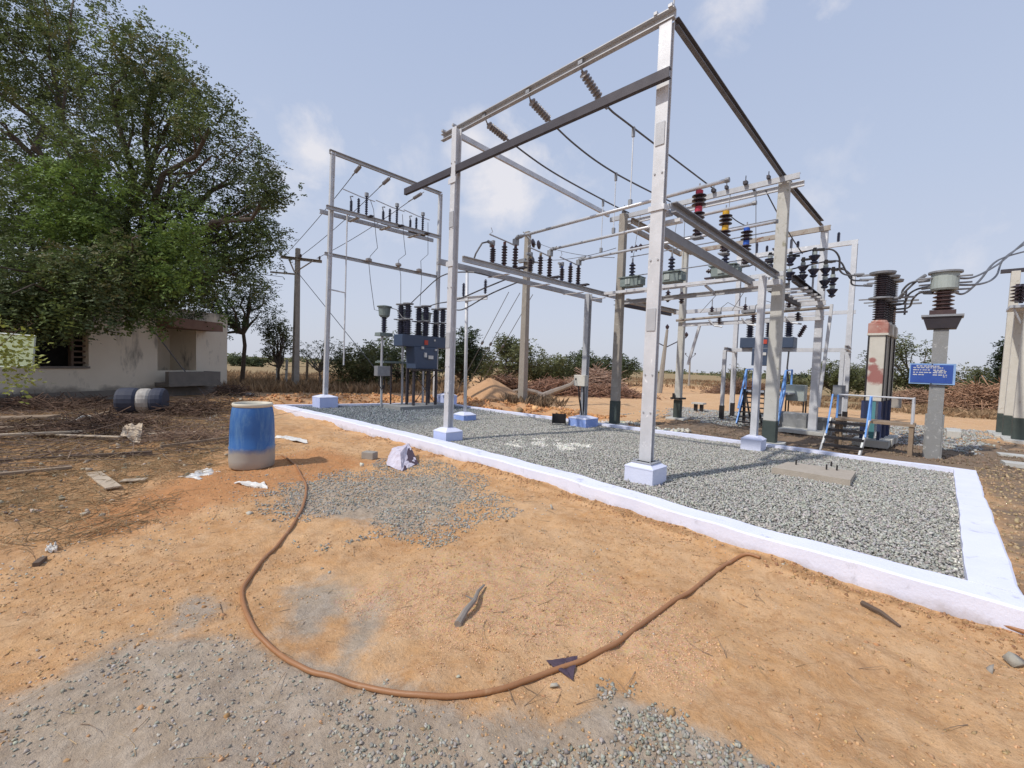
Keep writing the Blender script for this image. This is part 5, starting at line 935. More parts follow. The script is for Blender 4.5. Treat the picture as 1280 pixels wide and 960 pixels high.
# ------------------------------------------------------------------ barrel
B = Vector((1.80, 6.6, 0)); B.z = HZ(B.x, B.y)
r = T('barrel', 'tall blue plastic barrel with cut open top and muddy base', 'barrel', B)
pr = [(.285, 0), (.305, .02), (.315, .12), (.312, .26), (.318, .285), (.308, .3), (.305, .5), (.295, .7), (.275, .82), (.255, .86)]
H0 = .9; mb = MB(); mb.lathe([(r_*.87, z*H0/.86*.92) for r_, z in pr], B, n=40); 
vs = mb.v; f_ = mb.f; f_.pop(); mb.build('drum', 'barrel_blue', r, smooth=True)
zt_ = .86*H0/.86*.92; mb = MB(); n = 40
prr = [(.252, zt_-.02), (.272, zt_-.015), (.278, zt_+.02), (.27, zt_+.032), (.25, zt_+.03), (.24, zt_-.02), (.25, zt_-.4), (.26, .1), (.001, .09)]
mb.lathe([(r_*.87, z) for r_, z in prr], B, n=n); mb.f.pop(); mb.f.pop(); mat('rim_cream', (.66, .62, .5), .55, 0, (.55, .5, .4), 9); mb.build('rim', 'rim_cream', r, smooth=True)
# hose
HP = [(352, 570), (366, 580), (378, 598), (383, 612), (379, 635), (362, 665), (340, 690), (318, 715), (304, 735), (303, 755), (315, 785), (340, 815), (380, 838), (430, 855), (490, 868), (560, 874), (620, 866), (680, 845), (740, 822), (790, 790), (830, 762), (870, 735), (905, 708), (928, 695), (950, 699)]
P_ = [G(a, b, .012) for a, b in HP]; pp = spl(P_, 8)
for v in pp: v.z = HZ(v.x, v.y)+.012
pp = [pp[0]]+[(pp[i-1]+pp[i]*2+pp[i+1])/4 for i in range(1, len(pp)-1)]+[pp[-1]]
for i_, v in enumerate(pp): v.x += .009*float(vn(i_, 0, .17, 3)); v.y += .009*float(vn(i_, 5, .16, 4))
for _ in range(3): pp = [pp[0]]+[(pp[i-1]+pp[i]*2+pp[i+1])/4 for i in range(1, len(pp)-1)]+[pp[-1]]
mb = MB(); mb.tube(pp, .0125, 12); tag(mb.build('hose', 'hose', None, smooth=True, loc=P_[0]), 'brown rubber hose looping over the dirt from barrel to kerb', 'hose')
P_ = [G(a, b, .014) for a, b in ((1208, 767), (1230, 775), (1255, 784), (1300, 800))]; mb = MB(); mb.tube(spl(P_, 5), .013, 8); tag(mb.build('hose', 'hose', None, smooth=True, loc=P_[0]), 'second piece of hose at the lower right corner by the kerb', 'hose')
# sack leaning on kerb
def sheet(name, pts, mname, label, cat, amp=.02, thick=0, res=16, loc=None):
    # bilinear crumpled patch between four corner points
    p = [Vector(q) for q in pts]; V = []; 
    for i in range(res+1):
        for j in range(res+1):
            u, v = i/res, j/res; q = (p[0]*(1-u)+p[1]*u)*(1-v)+(p[3]*(1-u)+p[2]*u)*v
            q = q+Vector((rng.normal()*.25, rng.normal()*.25, rng.normal()))*amp*.1+Vector((0, 0, amp*2.2*(float(vn(u, v, 4.3, len(label))))+amp*float(vn(u+3, v, 9, 2))))
            V.append(q)
    F = [(i*(res+1)+j, (i+1)*(res+1)+j, (i+1)*(res+1)+j+1, i*(res+1)+j+1) for i in range(res) for j in range(res)]
    mb = MB(); mb.add(V, F); o = mb.build(name, mname, None, loc=loc or p[0])
    md = o.modifiers.new('thickness', 'SOLIDIFY'); md.thickness = .006; return tag(o, label, cat)
c = G(505, 580); kxv = float(kx(c.y))
r = T('sack', 'crumpled pale lilac woven sack propped against the front kerb', 'sack', c)
top = G(508, 577)+Vector((.02, 0, .22)); 
mb = MB()
def P0(px, py, h): g_ = G(px, py); return Vector((g_.x, g_.y, HZ(g_.x, g_.y)+h))
v = [P0(483, 583, .02), P0(502, 589, .0), P0(490, 574, .16), P0(510, 572, .22), P0(522, 581, .02), P0(514, 570, .12), P0(486, 573, .05), P0(500, 581, .17)]
mb.add(v, [(0, 1, 7), (0, 7, 2), (2, 7, 3), (1, 4, 3), (1, 3, 7), (3, 4, 5), (0, 2, 6), (6, 2, 3, 5)])
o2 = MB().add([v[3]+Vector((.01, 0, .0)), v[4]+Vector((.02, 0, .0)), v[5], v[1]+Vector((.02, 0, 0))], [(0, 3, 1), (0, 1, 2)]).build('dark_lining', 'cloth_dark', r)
o = mb.build('folds', 'sack', r); md = o.modifiers.new('sub', 'SUBSURF'); md.levels = md.render_levels = 3; md.subdivision_type = 'SIMPLE'
tx = bpy.data.textures.new('crumple', 'CLOUDS'); tx.noise_scale = .09; d_ = o.modifiers.new('crumple', 'DISPLACE'); d_.texture = tx; d_.strength = .045; d_.mid_level = .5
md = o.modifiers.new('thickness', 'SOLIDIFY'); md.thickness = .006
mb = MB(); p = G(462, 573, .05); mb.box(p, (.14, .2, .11), .5); tag(mb.build('broken_brick', 'concrete', None, loc=p, bevel=.01), 'dusty concrete lump beside the sack at the kerb', 'brick')
# dark cloth under hose
p = [G(683, 829, .012), G(722, 824, .012), (G(716, 853, .012)), G(692, 838, .012)]; sheet('rag', p, 'cloth_dark', 'dark torn rag lying under the hose', 'rag', .006)
for k, (q, lab) in enumerate((([(292, 605), (318, 610), (335, 612), (330, 604)], 'white plastic scrap on red dirt just below the barrel'), ([(222, 596), (250, 600), (276, 590), (255, 588)], 'crumpled white plastic sheet left of the barrel'), ([(340, 548), (385, 555), (382, 549), (352, 545)], 'pale plastic scrap right of the barrel by the kerb'), ([(262, 525), (278, 526), (272, 519), (262, 520)], 'white scrap on the brown mound'), ([(56, 690), (70, 692), (72, 682), (60, 682)], 'clear plastic scrap on the dirt at left'))):
    sheet('plastic_scrap', [G(a, b, .015) for a, b in q], 'plastic_white', lab, 'plastic', .02)
# dead wood piece
r = T('dry_stick', 'broken dry wood stub lying inside the hose loop', 'stick', G(588, 762)); a = G(572, 784, .015); b = G(605, 735, .02)
mb = MB(); P_ = [a, a.lerp(b, .25)+Vector((0, 0, .012)), a.lerp(b, .5)+Vector((.01, -.01, .018)), a.lerp(b, .75)+Vector((0, .005, .012)), b]; mb.tube(P_, .022, 7, r1=.007); mb.build('stem', 'bark_pale', r); mb = MB(); mb.tube([P_[2], P_[2]+Vector((-.03, .05, .02))], .008, 5, r1=.003); mb.build('stub', 'bark_pale', r)
mb = MB(); a = G(1078, 756, .01); b = G(1125, 785, .01); mb.tube([a, a.lerp(b, .5)+Vector((0, 0, .015)), b], .02, 6, r1=.008); tag(mb.build('wood_chunk', 'wood_dark', None, loc=a), 'dark rotten wood chunk on the dirt below the kerb', 'wood')
mb = MB(); p = G(50, 704, .012); mb.box(p, (.11, .035, .03), R(70)); tag(mb.build('wood_chunk', 'wood_dark', None, loc=p), 'short black wood block on the dirt at left', 'wood')
# twigs scatter
def twigs(name, n, xr, yr, ln, rad, m, label, test=None, up=.25, off=.01, tint=(1, 1, 1), bend=.25, cat='twigs'):
    x, y = scatter(n, *xr, *yr, test); n = len(x); V = []; F = []; Tn = []
    az_ = rng.uniform(0, 2*np.pi, n); el = np.abs(rng.normal(0, up, n)); L = ln*rng.uniform(.3, 1.3, n)
    d = np.stack([np.cos(az_)*np.cos(el), np.sin(az_)*np.cos(el), np.sin(el)], -1); p = onground(x, y, off)
    sd = np.stack([-np.sin(az_), np.cos(az_), np.zeros(n)], -1); sags = rng.normal(0, bend, n)
    for k in range(4):
        t_ = k/3; c_ = p+d*(L*t_)[:, None]+sd*(L*sags*t_*t_)[:, None]; rr = rad*(1-.7*t_)
        for a in range(3): q = 2*math.pi*a/3; V.append(c_+sd*rr*math.cos(q)+np.cross(sd, d)*rr*math.sin(q))
    V = np.stack(V, 1).reshape(-1, 3); f = [(k*3+a, k*3+(a+1) % 3, (k+1)*3+(a+1) % 3, (k+1)*3+a) for k in range(3) for a in range(3)]
    F = (np.array(f)[None]+12*np.arange(n)[:, None, None]).reshape(-1, 4)
    c_ = np.repeat(np.array(tint)*(1+rng.uniform(-.4, .4, (n, 1))), 12, 0)
    o = arrays(name, V, F, m, c_); return tag(o, label, cat, kind='stuff')
litp = polyW(LIT[0][0]); inlit = lambda x, y: (soft(x, y, litp, .4)+.5*vn(x, y, 1.5, 5) > .35) & (x < kx(y)-.3)
twigs('loose_straw', 700, (-1, 4), (-.5, 9), .13, .0013, 'dry_grass', 'sparse pale straws blown over the dirt', lambda x, y: (x < kx(y)-.05) & (vn(x, y, 1.7, 18) > -.05), .05, .004, (1.6, 1.5, 1.3))
twigs('twigs', 500, (-1, 4), (-.5, 9), .16, .0022, 'twig', 'thin dry twigs scattered over the dirt', lambda x, y: (x < kx(y)-.05) & (vn(x, y, 1.3, 8) > 0), .06, .004, (1.2, 1.2, 1.1))
twigs('brushwood', 1500, (-3, 4.2), (7.5, 16), .9, .008, 'twig', 'tangled dry branches littering the ground left of the barrel', inlit, .13, .03, (.9, .9, .9), .3, 'brushwood')
x, y = scatter(2600, -3, 4, 4.5, 15, inlit); tag(stones('debris_bits', onground(x, y, .01), .035, 'stone', .2, 2.2, (1.0, .85, .7)), 'small broken bits of rubble and wood in the litter', 'debris', kind='stuff')
twigs('straw', 16000, (-3, 4.2), (4.2, 14), .3, .0035, 'dry_grass', 'matted dry straw left of the barrel', lambda x, y: inlit(x, y) | ((soft(x, y, litp, 1.0) > .1) & (vn(x, y, 1.4, 3) > .05)), .25, .01, (1.25, 1.15, 1.0), .4, 'straw')
twigs('green_grass', 1800, (-2, 1.3), (5.0, 8), .16, .003, 'leaf', 'sparse green grass near the pale board offcut', lambda x, y: (vn(x, y, 1.2, 7)+.3*vn(x, y, 4, 1) > .08), .7, 0, (1.4, 1.3, .9), .4, 'grass')
# planks and drum
def plank(p, q, w, h, m, label, name='plank', lift=.05):
    a = G(*p, lift); b = G(*q, lift); mb = MB(); mb.prism(a, b, rsec(w, h)); return tag(mb.build(name, m, None, loc=a, bevel=.004), label, 'plank')
plank((117, 594), (142, 613), .13, .02, 'wood_pale', 'short pale board offcut on the dry grass', lift=.03); plank((152, 603), (183, 601), .1, .015, 'wood_pale', 'thin pale board lying beside the short offcut', lift=.02)
plank((-40, 556), (105, 548), .11, .03, 'wood_pale', 'long pale plank at the left edge, nearer of the pair', lift=.12); plank((-30, 531), (68, 527), .35, .04, 'wood', 'wide grey board lying near the building', lift=.12)
plank((-20, 583), (190, 570), .05, .05, 'wood_dark', 'long dark pole lying across the litter', lift=.05); plank((150, 550), (245, 545), .08, .03, 'wood_pale', 'pale plank in the litter between drum and barrel', lift=.07)
plank((-20, 543), (60, 540), .2, .03, 'wood', 'grey plank below the wide board at the left edge', lift=.1); plank((60, 552), (150, 556), .06, .02, 'wood_pale', 'narrow pale lath in the litter', lift=.12)
plank((200, 565), (286, 553), .035, .035, 'wood', 'thin bent branch reaching toward the barrel', lift=.08); plank((90, 533), (140, 519), .05, .03, 'wood', 'broken lath leaning toward the fallen drum', lift=.1)
plank((-30, 600), (90, 588), .07, .03, 'wood', 'weathered lath at the left edge of the dry grass', lift=.04)
c = G(178, 520); dirn = (G(208, 519)-G(148, 521)).normalized(); dirn.z = 0; L = (G(208, 519)-G(148, 521)).length
r = T('fallen_drum', 'dark blue drum with a white band lying on its side under the wall', 'drum', c); a = c-dirn*L*.5+Vector((0, 0, .28))
for k, (t0, t1, m, nm) in enumerate(((0, .42, 'navy_drum', 'drum_half'), (.42, .7, 'dirty_white', 'white_band'), (.7, 1, 'navy_drum', 'drum_half'))):
    if 'navy_drum' not in MAT: mat('navy_drum', (.02, .026, .05), .7, 0, (.05, .055, .08), 6); mat('dirty_white', (.5, .47, .42), .7, 0, (.3, .27, .24), 8)
    R0 = .3 if m != 'dirty_white' else .285; mb = MB(); mb.lathe([(R0*.9, L*t0), (R0, L*t0+.05), (R0*1.02, L*(t0+t1)/2), (R0, L*t1-.05), (R0*.9, L*t1)], a, dirn, 20); mb.build(nm, m, r, smooth=False)
p = [G(282, 502, .1), G(302, 503, .1), G(300, 494, .2), G(286, 494, .2)]; sheet('cloth_heap', p, 'rim_cream', 'cream crumpled cloth heap on the mound by the building corner', 'cloth', .04)
p = [G(150, 553, .1), G(176, 557, .05), G(178, 544, .2), G(156, 546, .2)]; sheet('cloth_heap', p, 'clod_cloth' if 'clod_cloth' in MAT else 'wood_pale', 'buff and orange rag heap in the litter', 'cloth', .035)
mb = MB(); P_ = [G(88, 537, .05), G(100, 530, .12), G(112, 531, .12), G(117, 538, .05)]; mb.tube(spl(P_, 5), .022, 8); tag(mb.build('pvc_pipe', 'dirty_white', None, loc=P_[0], smooth=True), 'bent white plastic pipe in the litter', 'pipe')
p = G(308, 497, .05); mb = MB(); mb.box(p, (.35, .3, .2), .4); tag(mb.build('stone_block', 'concrete_light', None, loc=p, bevel=.02), 'pale stone block beside the cream cloth heap', 'stone')
# ------------------------------------------------------------------ building
W0 = Vector((-1.07, 16.87, 0)); wd = Vector((4.55-(-1.07), 20.3-16.87, 0)).normalized(); wn = Vector((wd.y, -wd.x, 0))
def WP(px, py):
    d = ray(px, py); t = (W0-Vector((0, 0, CAM_H))).dot(wn)/d.dot(wn); return Vector((0, 0, CAM_H))+d*t
def ws(px, py): p = WP(px, py); return (p-W0).dot(wd), p.z
r = T('plaster_building', 'cream plastered building with blackened walls under the big tree', 'building', (W0.x, W0.y, -.2))
s_end, ztop = ws(284, 396); s_end = ws(284, 440)[0]; ztop = ws(283, 394)[1]
wx0, wz1 = ws(43, 415); wx1, wz0 = ws(111, 458); wz1 += .4; rx0, rz1 = ws(197, 408); rx1, rz0 = ws(245, 463)
def wbox(s0, s1, z0, z1, d0, d1, name, m, parent=r, bev=0):
    c = W0+wd*((s0+s1)/2)+wn*((d0+d1)/2); c.z = (z0+z1)/2; mb = MB(); mb.box(c, (s1-s0, abs(d1-d0), z1-z0), math.atan2(wd.y, wd.x)); return mb.build(name, m, parent, bevel=bev)
wl_ = [(-6, wx0, -.3, ztop), (wx0, wx1, -.3, wz0), (wx0, wx1, wz1, ztop), (wx1, rx0, -.3, ztop), (rx0, rx1, -.3, rz0-.0), (rx0, rx1, rz1, ztop), (rx1, s_end, -.3, ztop)]
mb = MB()
for s0, s1, z0, z1 in wl_: c = W0+wd*((s0+s1)/2)-wn*.12; c.z = (z0+z1)/2; mb.box(c, (s1-s0, .24, z1-z0), math.atan2(wd.y, wd.x))
wall = mb.build('wall', 'plaster', r)
wbox(s_end-.24, s_end, -.3, ztop-.003, -7, -.24, 'side_wall', 'plaster'); wbox(-6, s_end, -.3, ztop-.003, -7.24, -7, 'back_wall', 'plaster'); wbox(-6, -5.76, -.3, ztop-.003, -7, -.24, 'side_wall', 'plaster')
wbox(-6, s_end-.24, ztop-.5, ztop-.35, -7, -.24, 'roof', 'plaster_black'); wbox(rx0-.3, rx1+.3, rz0-.4, rz1+.3, -1.35, -1.2, 'recess_back', 'plaster'); wbox(rx1, rx1+.1, rz0-.4, rz1+.3, -1.2, -.24, 'recess_side', 'plaster'); wbox(rx0-.1, rx0, rz0-.4, rz1+.3, -1.2, -.24, 'recess_side', 'plaster')
wbox(wx0-.3, wx1+.3, wz0-.3, wz1+.3, -.75, -.65, 'window_back', 'dark_inside')
wn_ = wbox(wx0, wx1, wz0-.06, wz0, -.22, .06, 'window_sill', 'plaster_black')
k = 0; z = wz0+.08
while z < wz1-.05: q = wbox(wx0+.9, wx1, z, z+.05, -.2, -.12, 'louvre', 'wood_dark'); z += .16; k += 1
wbox(wx0, wx0+.05, wz0, wz1, -.2, -.1, 'window_frame', 'wood_dark'); wbox(wx0+.86, wx0+.92, wz0, wz1, -.2, -.08, 'window_frame', 'wood_dark')
wbox(rx0-.05, ws(258, 410)[0], rz1-.02, rz1+.3, -.2, .75, 'sun_shade', 'roof_edge')
px0, pz1 = ws(193, 464); px1, pz0 = ws(262, 490)
wbox(rx0-.1, px1-.1, .3, pz1, .45, .6, 'parapet', 'plaster_black'); wbox(px1-.25, px1-.1, .3, pz1-.003, 0, .45, 'parapet', 'plaster_black'); wbox(rx0-.1, px1-.1, .2, .32, .0, .62, 'ledge', 'plaster_black')
wbox(-6, s_end+.02, -.3, .12, 0, .08, 'plinth_band', 'plaster_black')
p = WP(185, 408); q = WP(245, 500); mb = MB(); mb.tube([p+wn*.1, p.lerp(q, .5)+wn*.3, q+wn*.6], .02, 5); tag(mb.build('hanging_cable', 'wire', None, loc=p), 'thin cable sagging diagonally across the building wall', 'cable')
# pale green board at left edge
D = 7.5; r = T('green_board', 'pale green board on posts at the left edge behind leaves', 'board', PD(0, 500, D)); a = PD(-60, 412, D); b = PD(44, 420, D+.1); c = PD(41, 457, D+.1); d = PD(-60, 462, D)
mb = MB(); n_ = (b-a).cross(d-a).normalized()*.02; mb.add([a, b, c, d, a+n_, b+n_, c+n_, d+n_], [(0, 1, 2, 3), (7, 6, 5, 4), (0, 4, 5, 1), (1, 5, 6, 2), (2, 6, 7, 3), (3, 7, 4, 0)]); mb.build('panel', 'board_green', r)
mb = MB(); mb.tube([a, b, c, d, a], .012, 5); mb.build('rim', 'pale_green', r); mb = MB(); x_ = PD(-20, 455, D+.2); mb.tube([x_, (x_.x, x_.y, -.2)], .03, 6); mb.build('post', 'steel_dark', r)
# fence posts behind
for k, px in enumerate((439, 452, 460, 466, 477, 486, 495, 503, 521, 530, 346, 357, 383)):
    b = Gz(px, 484, -.1); b = b*1.0; h = rng.uniform(1.0, 1.25); mb = MB(); mb.prism((b.x, b.y, -.3), (b.x+rng.normal()*.04, b.y, h), rsec(.09, .09)); tag(mb.build('fence_post', 'concrete_light' if k % 3 else 'wood', None, loc=(b.x, b.y, 0)), ('first', 'second', 'third', 'fourth', 'fifth', 'sixth', 'seventh', 'eighth', 'ninth', 'tenth', 'eleventh', 'twelfth', 'thirteenth')[[346, 357, 383, 439, 452, 460, 466, 477, 486, 495, 503, 521, 530].index(px)]+' slim fence post from the left in the dry grass', 'fence post', 'fence posts behind the yard')
for zz_ in (.4, .8): mb = MB(); mb.tube([Gz(330, 484, zz_)*1.0, Gz(330, 484, zz_)], .004, 4)
mb = MB(); a = Gz(340, 484, -.1); b = Gz(545, 484, -.1)
for h in (.5, .9): mb.tube([(a.x, a.y, h), (b.x, b.y, h)], .012, 4)
tag(mb.build('fence_wire', 'wire', None, loc=a), 'two strands of fence wire between the slim posts', 'wire')
# ------------------------------------------------------------------ vegetation
def leafcloud(name, C, Rr, n, size, cols, parent=None, m='leaf', droop=.3, frond=8, flen=.35, label=None):
    """fronds of paired leaflets around cluster centres C"""
    nc = len(C); per = max(1, n//(nc*frond)); k = nc*per
    ci = np.repeat(np.arange(nc), per); d = rng.normal(size=(k, 3)); d /= np.linalg.norm(d, axis=1)[:, None]
    org = C[ci]+d*(Rr[ci]*rng.uniform(0, 1, k)**.45)[:, None]
    a = rng.normal(size=(k, 3)); a[:, 2] = a[:, 2]*.5-droop; a = a*.8+d*.8; a /= np.linalg.norm(a, axis=1)[:, None]
    s = np.cross(a, np.array([0, 0, 1.])+rng.normal(size=(k, 3))*.35); s /= np.linalg.norm(s, axis=1)[:, None]; fl = flen*rng.uniform(.6, 1.3, k)
    P_ = []; 
    j = np.arange(frond); t_ = (j//2)/(frond/2); sg = np.where(j % 2, 1, -1)
    o = org[:, None]+a[:, None]*(fl[:, None]*t_[None])[..., None]+np.array([0, 0, -1.])*(fl[:, None]*.35*t_[None]**2)[..., None]
    ld = (s[:, None]*sg[None, :, None]+a[:, None]*.6+rng.normal(size=(k, frond, 3))*.25); ld /= np.linalg.norm(ld, axis=2)[..., None]
    lw = np.cross(ld, a[:, None]+rng.normal(size=(k, frond, 3))*.4); lw = np.cross(lw, ld); lw /= np.linalg.norm(lw, axis=2)[..., None]+1e-9
    L = size*rng.uniform(.6, 1.3, (k, frond, 1)); w = L*.3
    V = np.stack([o, o+ld*L*.45+lw*w, o+ld*L, o+ld*L*.5-lw*w], 2).reshape(-1, 3)
    F = np.arange(len(V)).reshape(-1, 4); c_ = np.repeat(cols[ci]*(1+rng.uniform(-.25, .25, (k, 1))), frond*4, 0)
    return arrays(name, V, F, m, c_, parent)
def limb(mb, p, q, r0, r1, wig=.15, n=5):
    p = Vector(p); q = Vector(q); L = (q-p).length; pts = [p]+[p.lerp(q, i/n)+Vector(rng.normal(size=3))*wig*L*.2 for i in range(1, n)]+[q]; mb.tube(pts, r0, 7, r1=r1); return pts
# big tree
LOBES = [(60, 40, 95), (-30, 40, 110), (0, 130, 125), (150, 95, 62), (200, 80, 45), (215, 130, 60), (262, 150, 43), (200, 220, 90), (290, 215, 52), (100, 250, 110), (20, 290, 100), (200, 310, 80), (270, 300, 58), (335, 232, 30), (310, 275, 39), (60, 355, 62), (140, 345, 60), (220, 360, 45), (0, 370, 50), (-80, 250, 120), (50, 380, 42), (100, 385, 38), (150, 375, 32), (-25, 395, 42), (190, 372, 26), (20, 345, 42), (80, 345, 42), (140, 335, 42), (215, 365, 26), (250, 348, 26), (298, 335, 38), (322, 310, 40), (10, 400, 40)]
DT = 14.5; tb = Vector((2.2, 21.5, -.2)); r = T('broad_tree', 'large feathery green tree overhanging the building at left', 'tree', tb)
Cs = []; Rs = []; cols = []; lc = []
for (px, py, rad) in LOBES:
    D_ = DT+rng.uniform(-1.2, 1.6) if rad not in (42, 38, 32, 26, 40) else np.interp(px, [10, 165, 215, 320], [10.8, 11.4, 12.6, 15.5]); c = PD(px, py, D_); rr = rad*D_/FPX; lc.append((c, rr)); n = int(15*rr*rr+8)
    for _ in range(n):
        d = rng.normal(size=3); d /= np.linalg.norm(d); q = np.array(c)+d*rr*(rng.uniform(0, 1)**.4)*np.array([1, 1, .95]); Cs.append(q); Rs.append(rng.uniform(.28, .5))
        f_ = rng.uniform(); base_ = np.array([1.45, 1.5, 1.2]) if f_ < .45 else (np.array([2.4, 2.5, 1.6]) if f_ < .82 else (np.array([2.2, 1.7, 1.4]) if f_ < .92 else np.array([1.5, 1.6, 1.5]))); cols.append(base_*rng.uniform(.75, 1.2))
for px, py, rad in ((75, 235, 35), (80, 265, 40), (215, 300, 35), (225, 330, 38), (100, 300, 35)):
    for _ in range(26):
        c = PD(px+rng.normal()*rad*1.0, py+rng.normal()*rad*.9, DT-2.4+rng.uniform(-.8, .8)); Cs.append(np.array(c)); Rs.append(.3); cols.append(np.array([2.1, 2.5, 1.15])*rng.uniform(.6, 1.25))
Cs = np.array(Cs); print('clusters', len(Cs))
leafcloud('crown', Cs, np.array(Rs), 270000, .09, np.array(cols), r, flen=.34)
mb = MB(); tr_ = limb(mb, tb, tb+Vector((-.6, -.8, 4.2)), .34, .26, .08); fork = tr_[-1]; tk_ = mb.build('trunk', 'bark', r)
mb = MB()
for c, rr in lc:
    pts = limb(mb, fork, Vector(c)-Vector((0, 0, rr*.25)), .15, .05, .22, 6)
    for _ in range(4): limb(mb, pts[rng.integers(3, 6)], Vector(c)+Vector(rng.normal(size=3))*rr*.55, .045, .012, .25, 4)
mb.build('branches', 'bark', tk_)
# generic tree
def tree(px, py, top, hw, D, label, cat='tree', leaf=.12, n=9000, col=(1, 1, 1), m='leaf', name='tree', flat=.6, gap=.0, trunk='bark', nclu=60, grp='trees beyond the yard', lo=.25):
    b = Gz(px, py, -.1); bd = Vector((b.x, b.y, 0)).normalized()
    b = PD(px, py, D); b.z = HZ(b.x, b.y); top_p = PD(px, top, D); H = top_p.z-b.z; W_ = hw*D/FPX
    r = T(name, label, cat, b, grp)
    C_ = []
    for _ in range(nclu):
        d = rng.normal(size=3); d /= np.linalg.norm(d); rad = rng.uniform(.3, 1)**.5; zc = H*(lo+(1-lo)*.5)
        C_.append(np.array(b)+np.array([d[0]*W_*rad, d[1]*W_*rad, zc+d[2]*H*(1-lo)*.46*rad+.06*H*rng.normal()]))
    C_ = np.array(C_); cl_ = np.array(col)*rng.uniform(.6, 1.35, (nclu, 1)); leafcloud('crown', C_, np.full(nclu, min(W_, H)*.24), n, leaf, cl_, r, m, frond=6, flen=leaf*3)
    mb = MB(); f = b+Vector((rng.normal()*.05*H, rng.normal()*.05*H, H*max(lo, .2))); limb(mb, b-Vector((0, 0, .2)), f, .022*H, .015*H, .1)
    t_ = mb.build('trunk', trunk, r); mb = MB()
    for i in range(0, nclu, max(1, nclu//14)): limb(mb, f, C_[i], .016*H, .004*H, .25, 4)
    mb.build('branches', trunk, t_)
    return r
G_ = (1.3, 1.3, 1.2); DG = (.8, .9, .9); OL = (2.0, 1.75, 1.5); BR = (2.4, 1.9, 1.8)
TREES = [(448, 486, 432, 34, 21, 'olive bushy tree left of the lone green headed transformer', OL, 9000, .1), (500, 486, 418, 48, 24, 'broad dark green tree behind the blue breaker', G_, 12000, .12), (572, 488, 408, 26, 22, 'dark tree showing right of the second column', DG, 9000, .12),
    (640, 488, 424, 42, 30, 'flat topped acacia behind the sand heap', OL, 11000, .14), (685, 488, 446, 40, 32, 'olive scrub tree right of the brownish utility pole', OL, 9000, .14), (728, 485, 441, 26, 34, 'green round bush left of the meter box column', G_, 8000, .14), (600, 486, 437, 22, 34, 'thin grey green tree behind the guy wires', OL, 4500, .14),
    (772, 486, 446, 24, 38, 'green treetop behind the brush heap', G_, 7000, .16), (1040, 500, 452, 26, 30, 'leafy tree left of the junction box leg', OL, 8000, .13), (1072, 500, 456, 24, 33, 'second leafy tree just left of the breaker column', OL, 7000, .13), (1130, 512, 420, 42, 26, 'wide acacia behind the pipe post', OL, 8000, .12),
    (1205, 512, 458, 30, 27, 'grey brown scrub tree right of the notice board', BR, 5000, .11), (1236, 512, 458, 26, 24, 'olive shrub left of the cream poles', OL, 6000, .1), (1262, 505, 418, 18, 22, 'dark leafy tree rising behind the cream poles', DG, 7000, .12), (1003, 498, 470, 14, 45, 'small dark round tree near the horizon', DG, 4000, .16),
    (298, 468, 446, 12, 60, 'left of two small round trees far off at the horizon', G_, 2500, .25), (318, 468, 449, 9, 60, 'right of two small round trees far off at the horizon', G_, 2000, .25), (346, 486, 400, 16, 20, 'slim leaning tree beside the left utility pole', OL, 3600, .09),
    (990, 498, 474, 18, 40, 'low scrub under the white stand', BR, 3000, .14), (1165, 512, 470, 30, 28, 'brown scrub behind the metering post', BR, 5000, .11), (920, 492, 462, 20, 45, 'sparse grey scrub left of the ladder platform', BR, 2500, .15)]
for (px, py, top, hw, D, lab, col, n, lf) in TREES: tree(px, py, top, hw, D, lab, col=col, n=n, leaf=lf, nclu=50, lo=.18 if hw > 20 else .3)
tree(302, 486, 350, 48, 19.5, 'feathery tree at the building corner, drooping foliage', col=(.85, .95, .7), n=11000, leaf=.08, nclu=60, lo=.5, grp=None)
tree(402, 487, 418, 26, 21, 'half bare grey tree behind the utility pole', col=(1.7, 1.5, 1.5), n=2600, leaf=.07, nclu=50, lo=.3, trunk='bark_pale', grp=None)
# sprig of leaves at left edge
r = T('leaf_sprig', 'yellow green leaf sprig in front of the pale green board', 'plant', PD(-30, 470, 6.5)); base_ = Vector(r.location)
C_ = np.array([np.array(PD(rng.uniform(-40, 34), rng.uniform(405, 478), 6.5+rng.uniform(-.3, .3))) for _ in range(16)]); leafcloud('leaves', C_, np.full(16, .12), 900, .07, np.array([[3.4, 3.0, 1.3]]*16), r, flen=.3); mb = MB(); mb.tube([PD(-60, 520, 6.6), PD(-20, 450, 6.5), PD(25, 410, 6.4)], .012, 5, r1=.004); mb.tube([(PD(-60, 520, 6.6).x, PD(-60, 520, 6.6).y, -.2), PD(-60, 520, 6.6)], .02, 5); mb.build('stem', 'bark', r)
# dry grass bands and brush
def polar(n, a0, a1, r0, r1, test=None):
    a = np.radians(rng.uniform(a0, a1, n)); rr = np.sqrt(rng.uniform(r0*r0, r1*r1, n)); x, y = rr*np.cos(a), rr*np.sin(a)
    if test is not None: k = test(x, y); x, y = x[k], y[k]
    return x, y
def grass(name, x, y, h, w, label, tint, m='dry_grass', cat='grass'):
    n = len(x); b = onground(x, y, -.03); a = rng.uniform(0, 2*np.pi, n); s = np.stack([np.cos(a), np.sin(a), 0*a], -1); L = h*rng.uniform(.4, 1.3, n); ln = np.stack([rng.normal(0, .3, n), rng.normal(0, .3, n), np.ones(n)], -1)
    V = np.stack([b-s*w, b+s*w, b+s*w*.6+ln*(L*.6)[:, None], b+ln*L[:, None]+s*rng.normal(0, .1, n)[:, None]], 1).reshape(-1, 3); F = np.arange(4*n).reshape(-1, 4)
    return tag(arrays(name, V, F, m, np.repeat(np.array(tint)*(1+rng.uniform(-.35, .35, (n, 1))), 4, 0)), label, cat, kind='stuff')
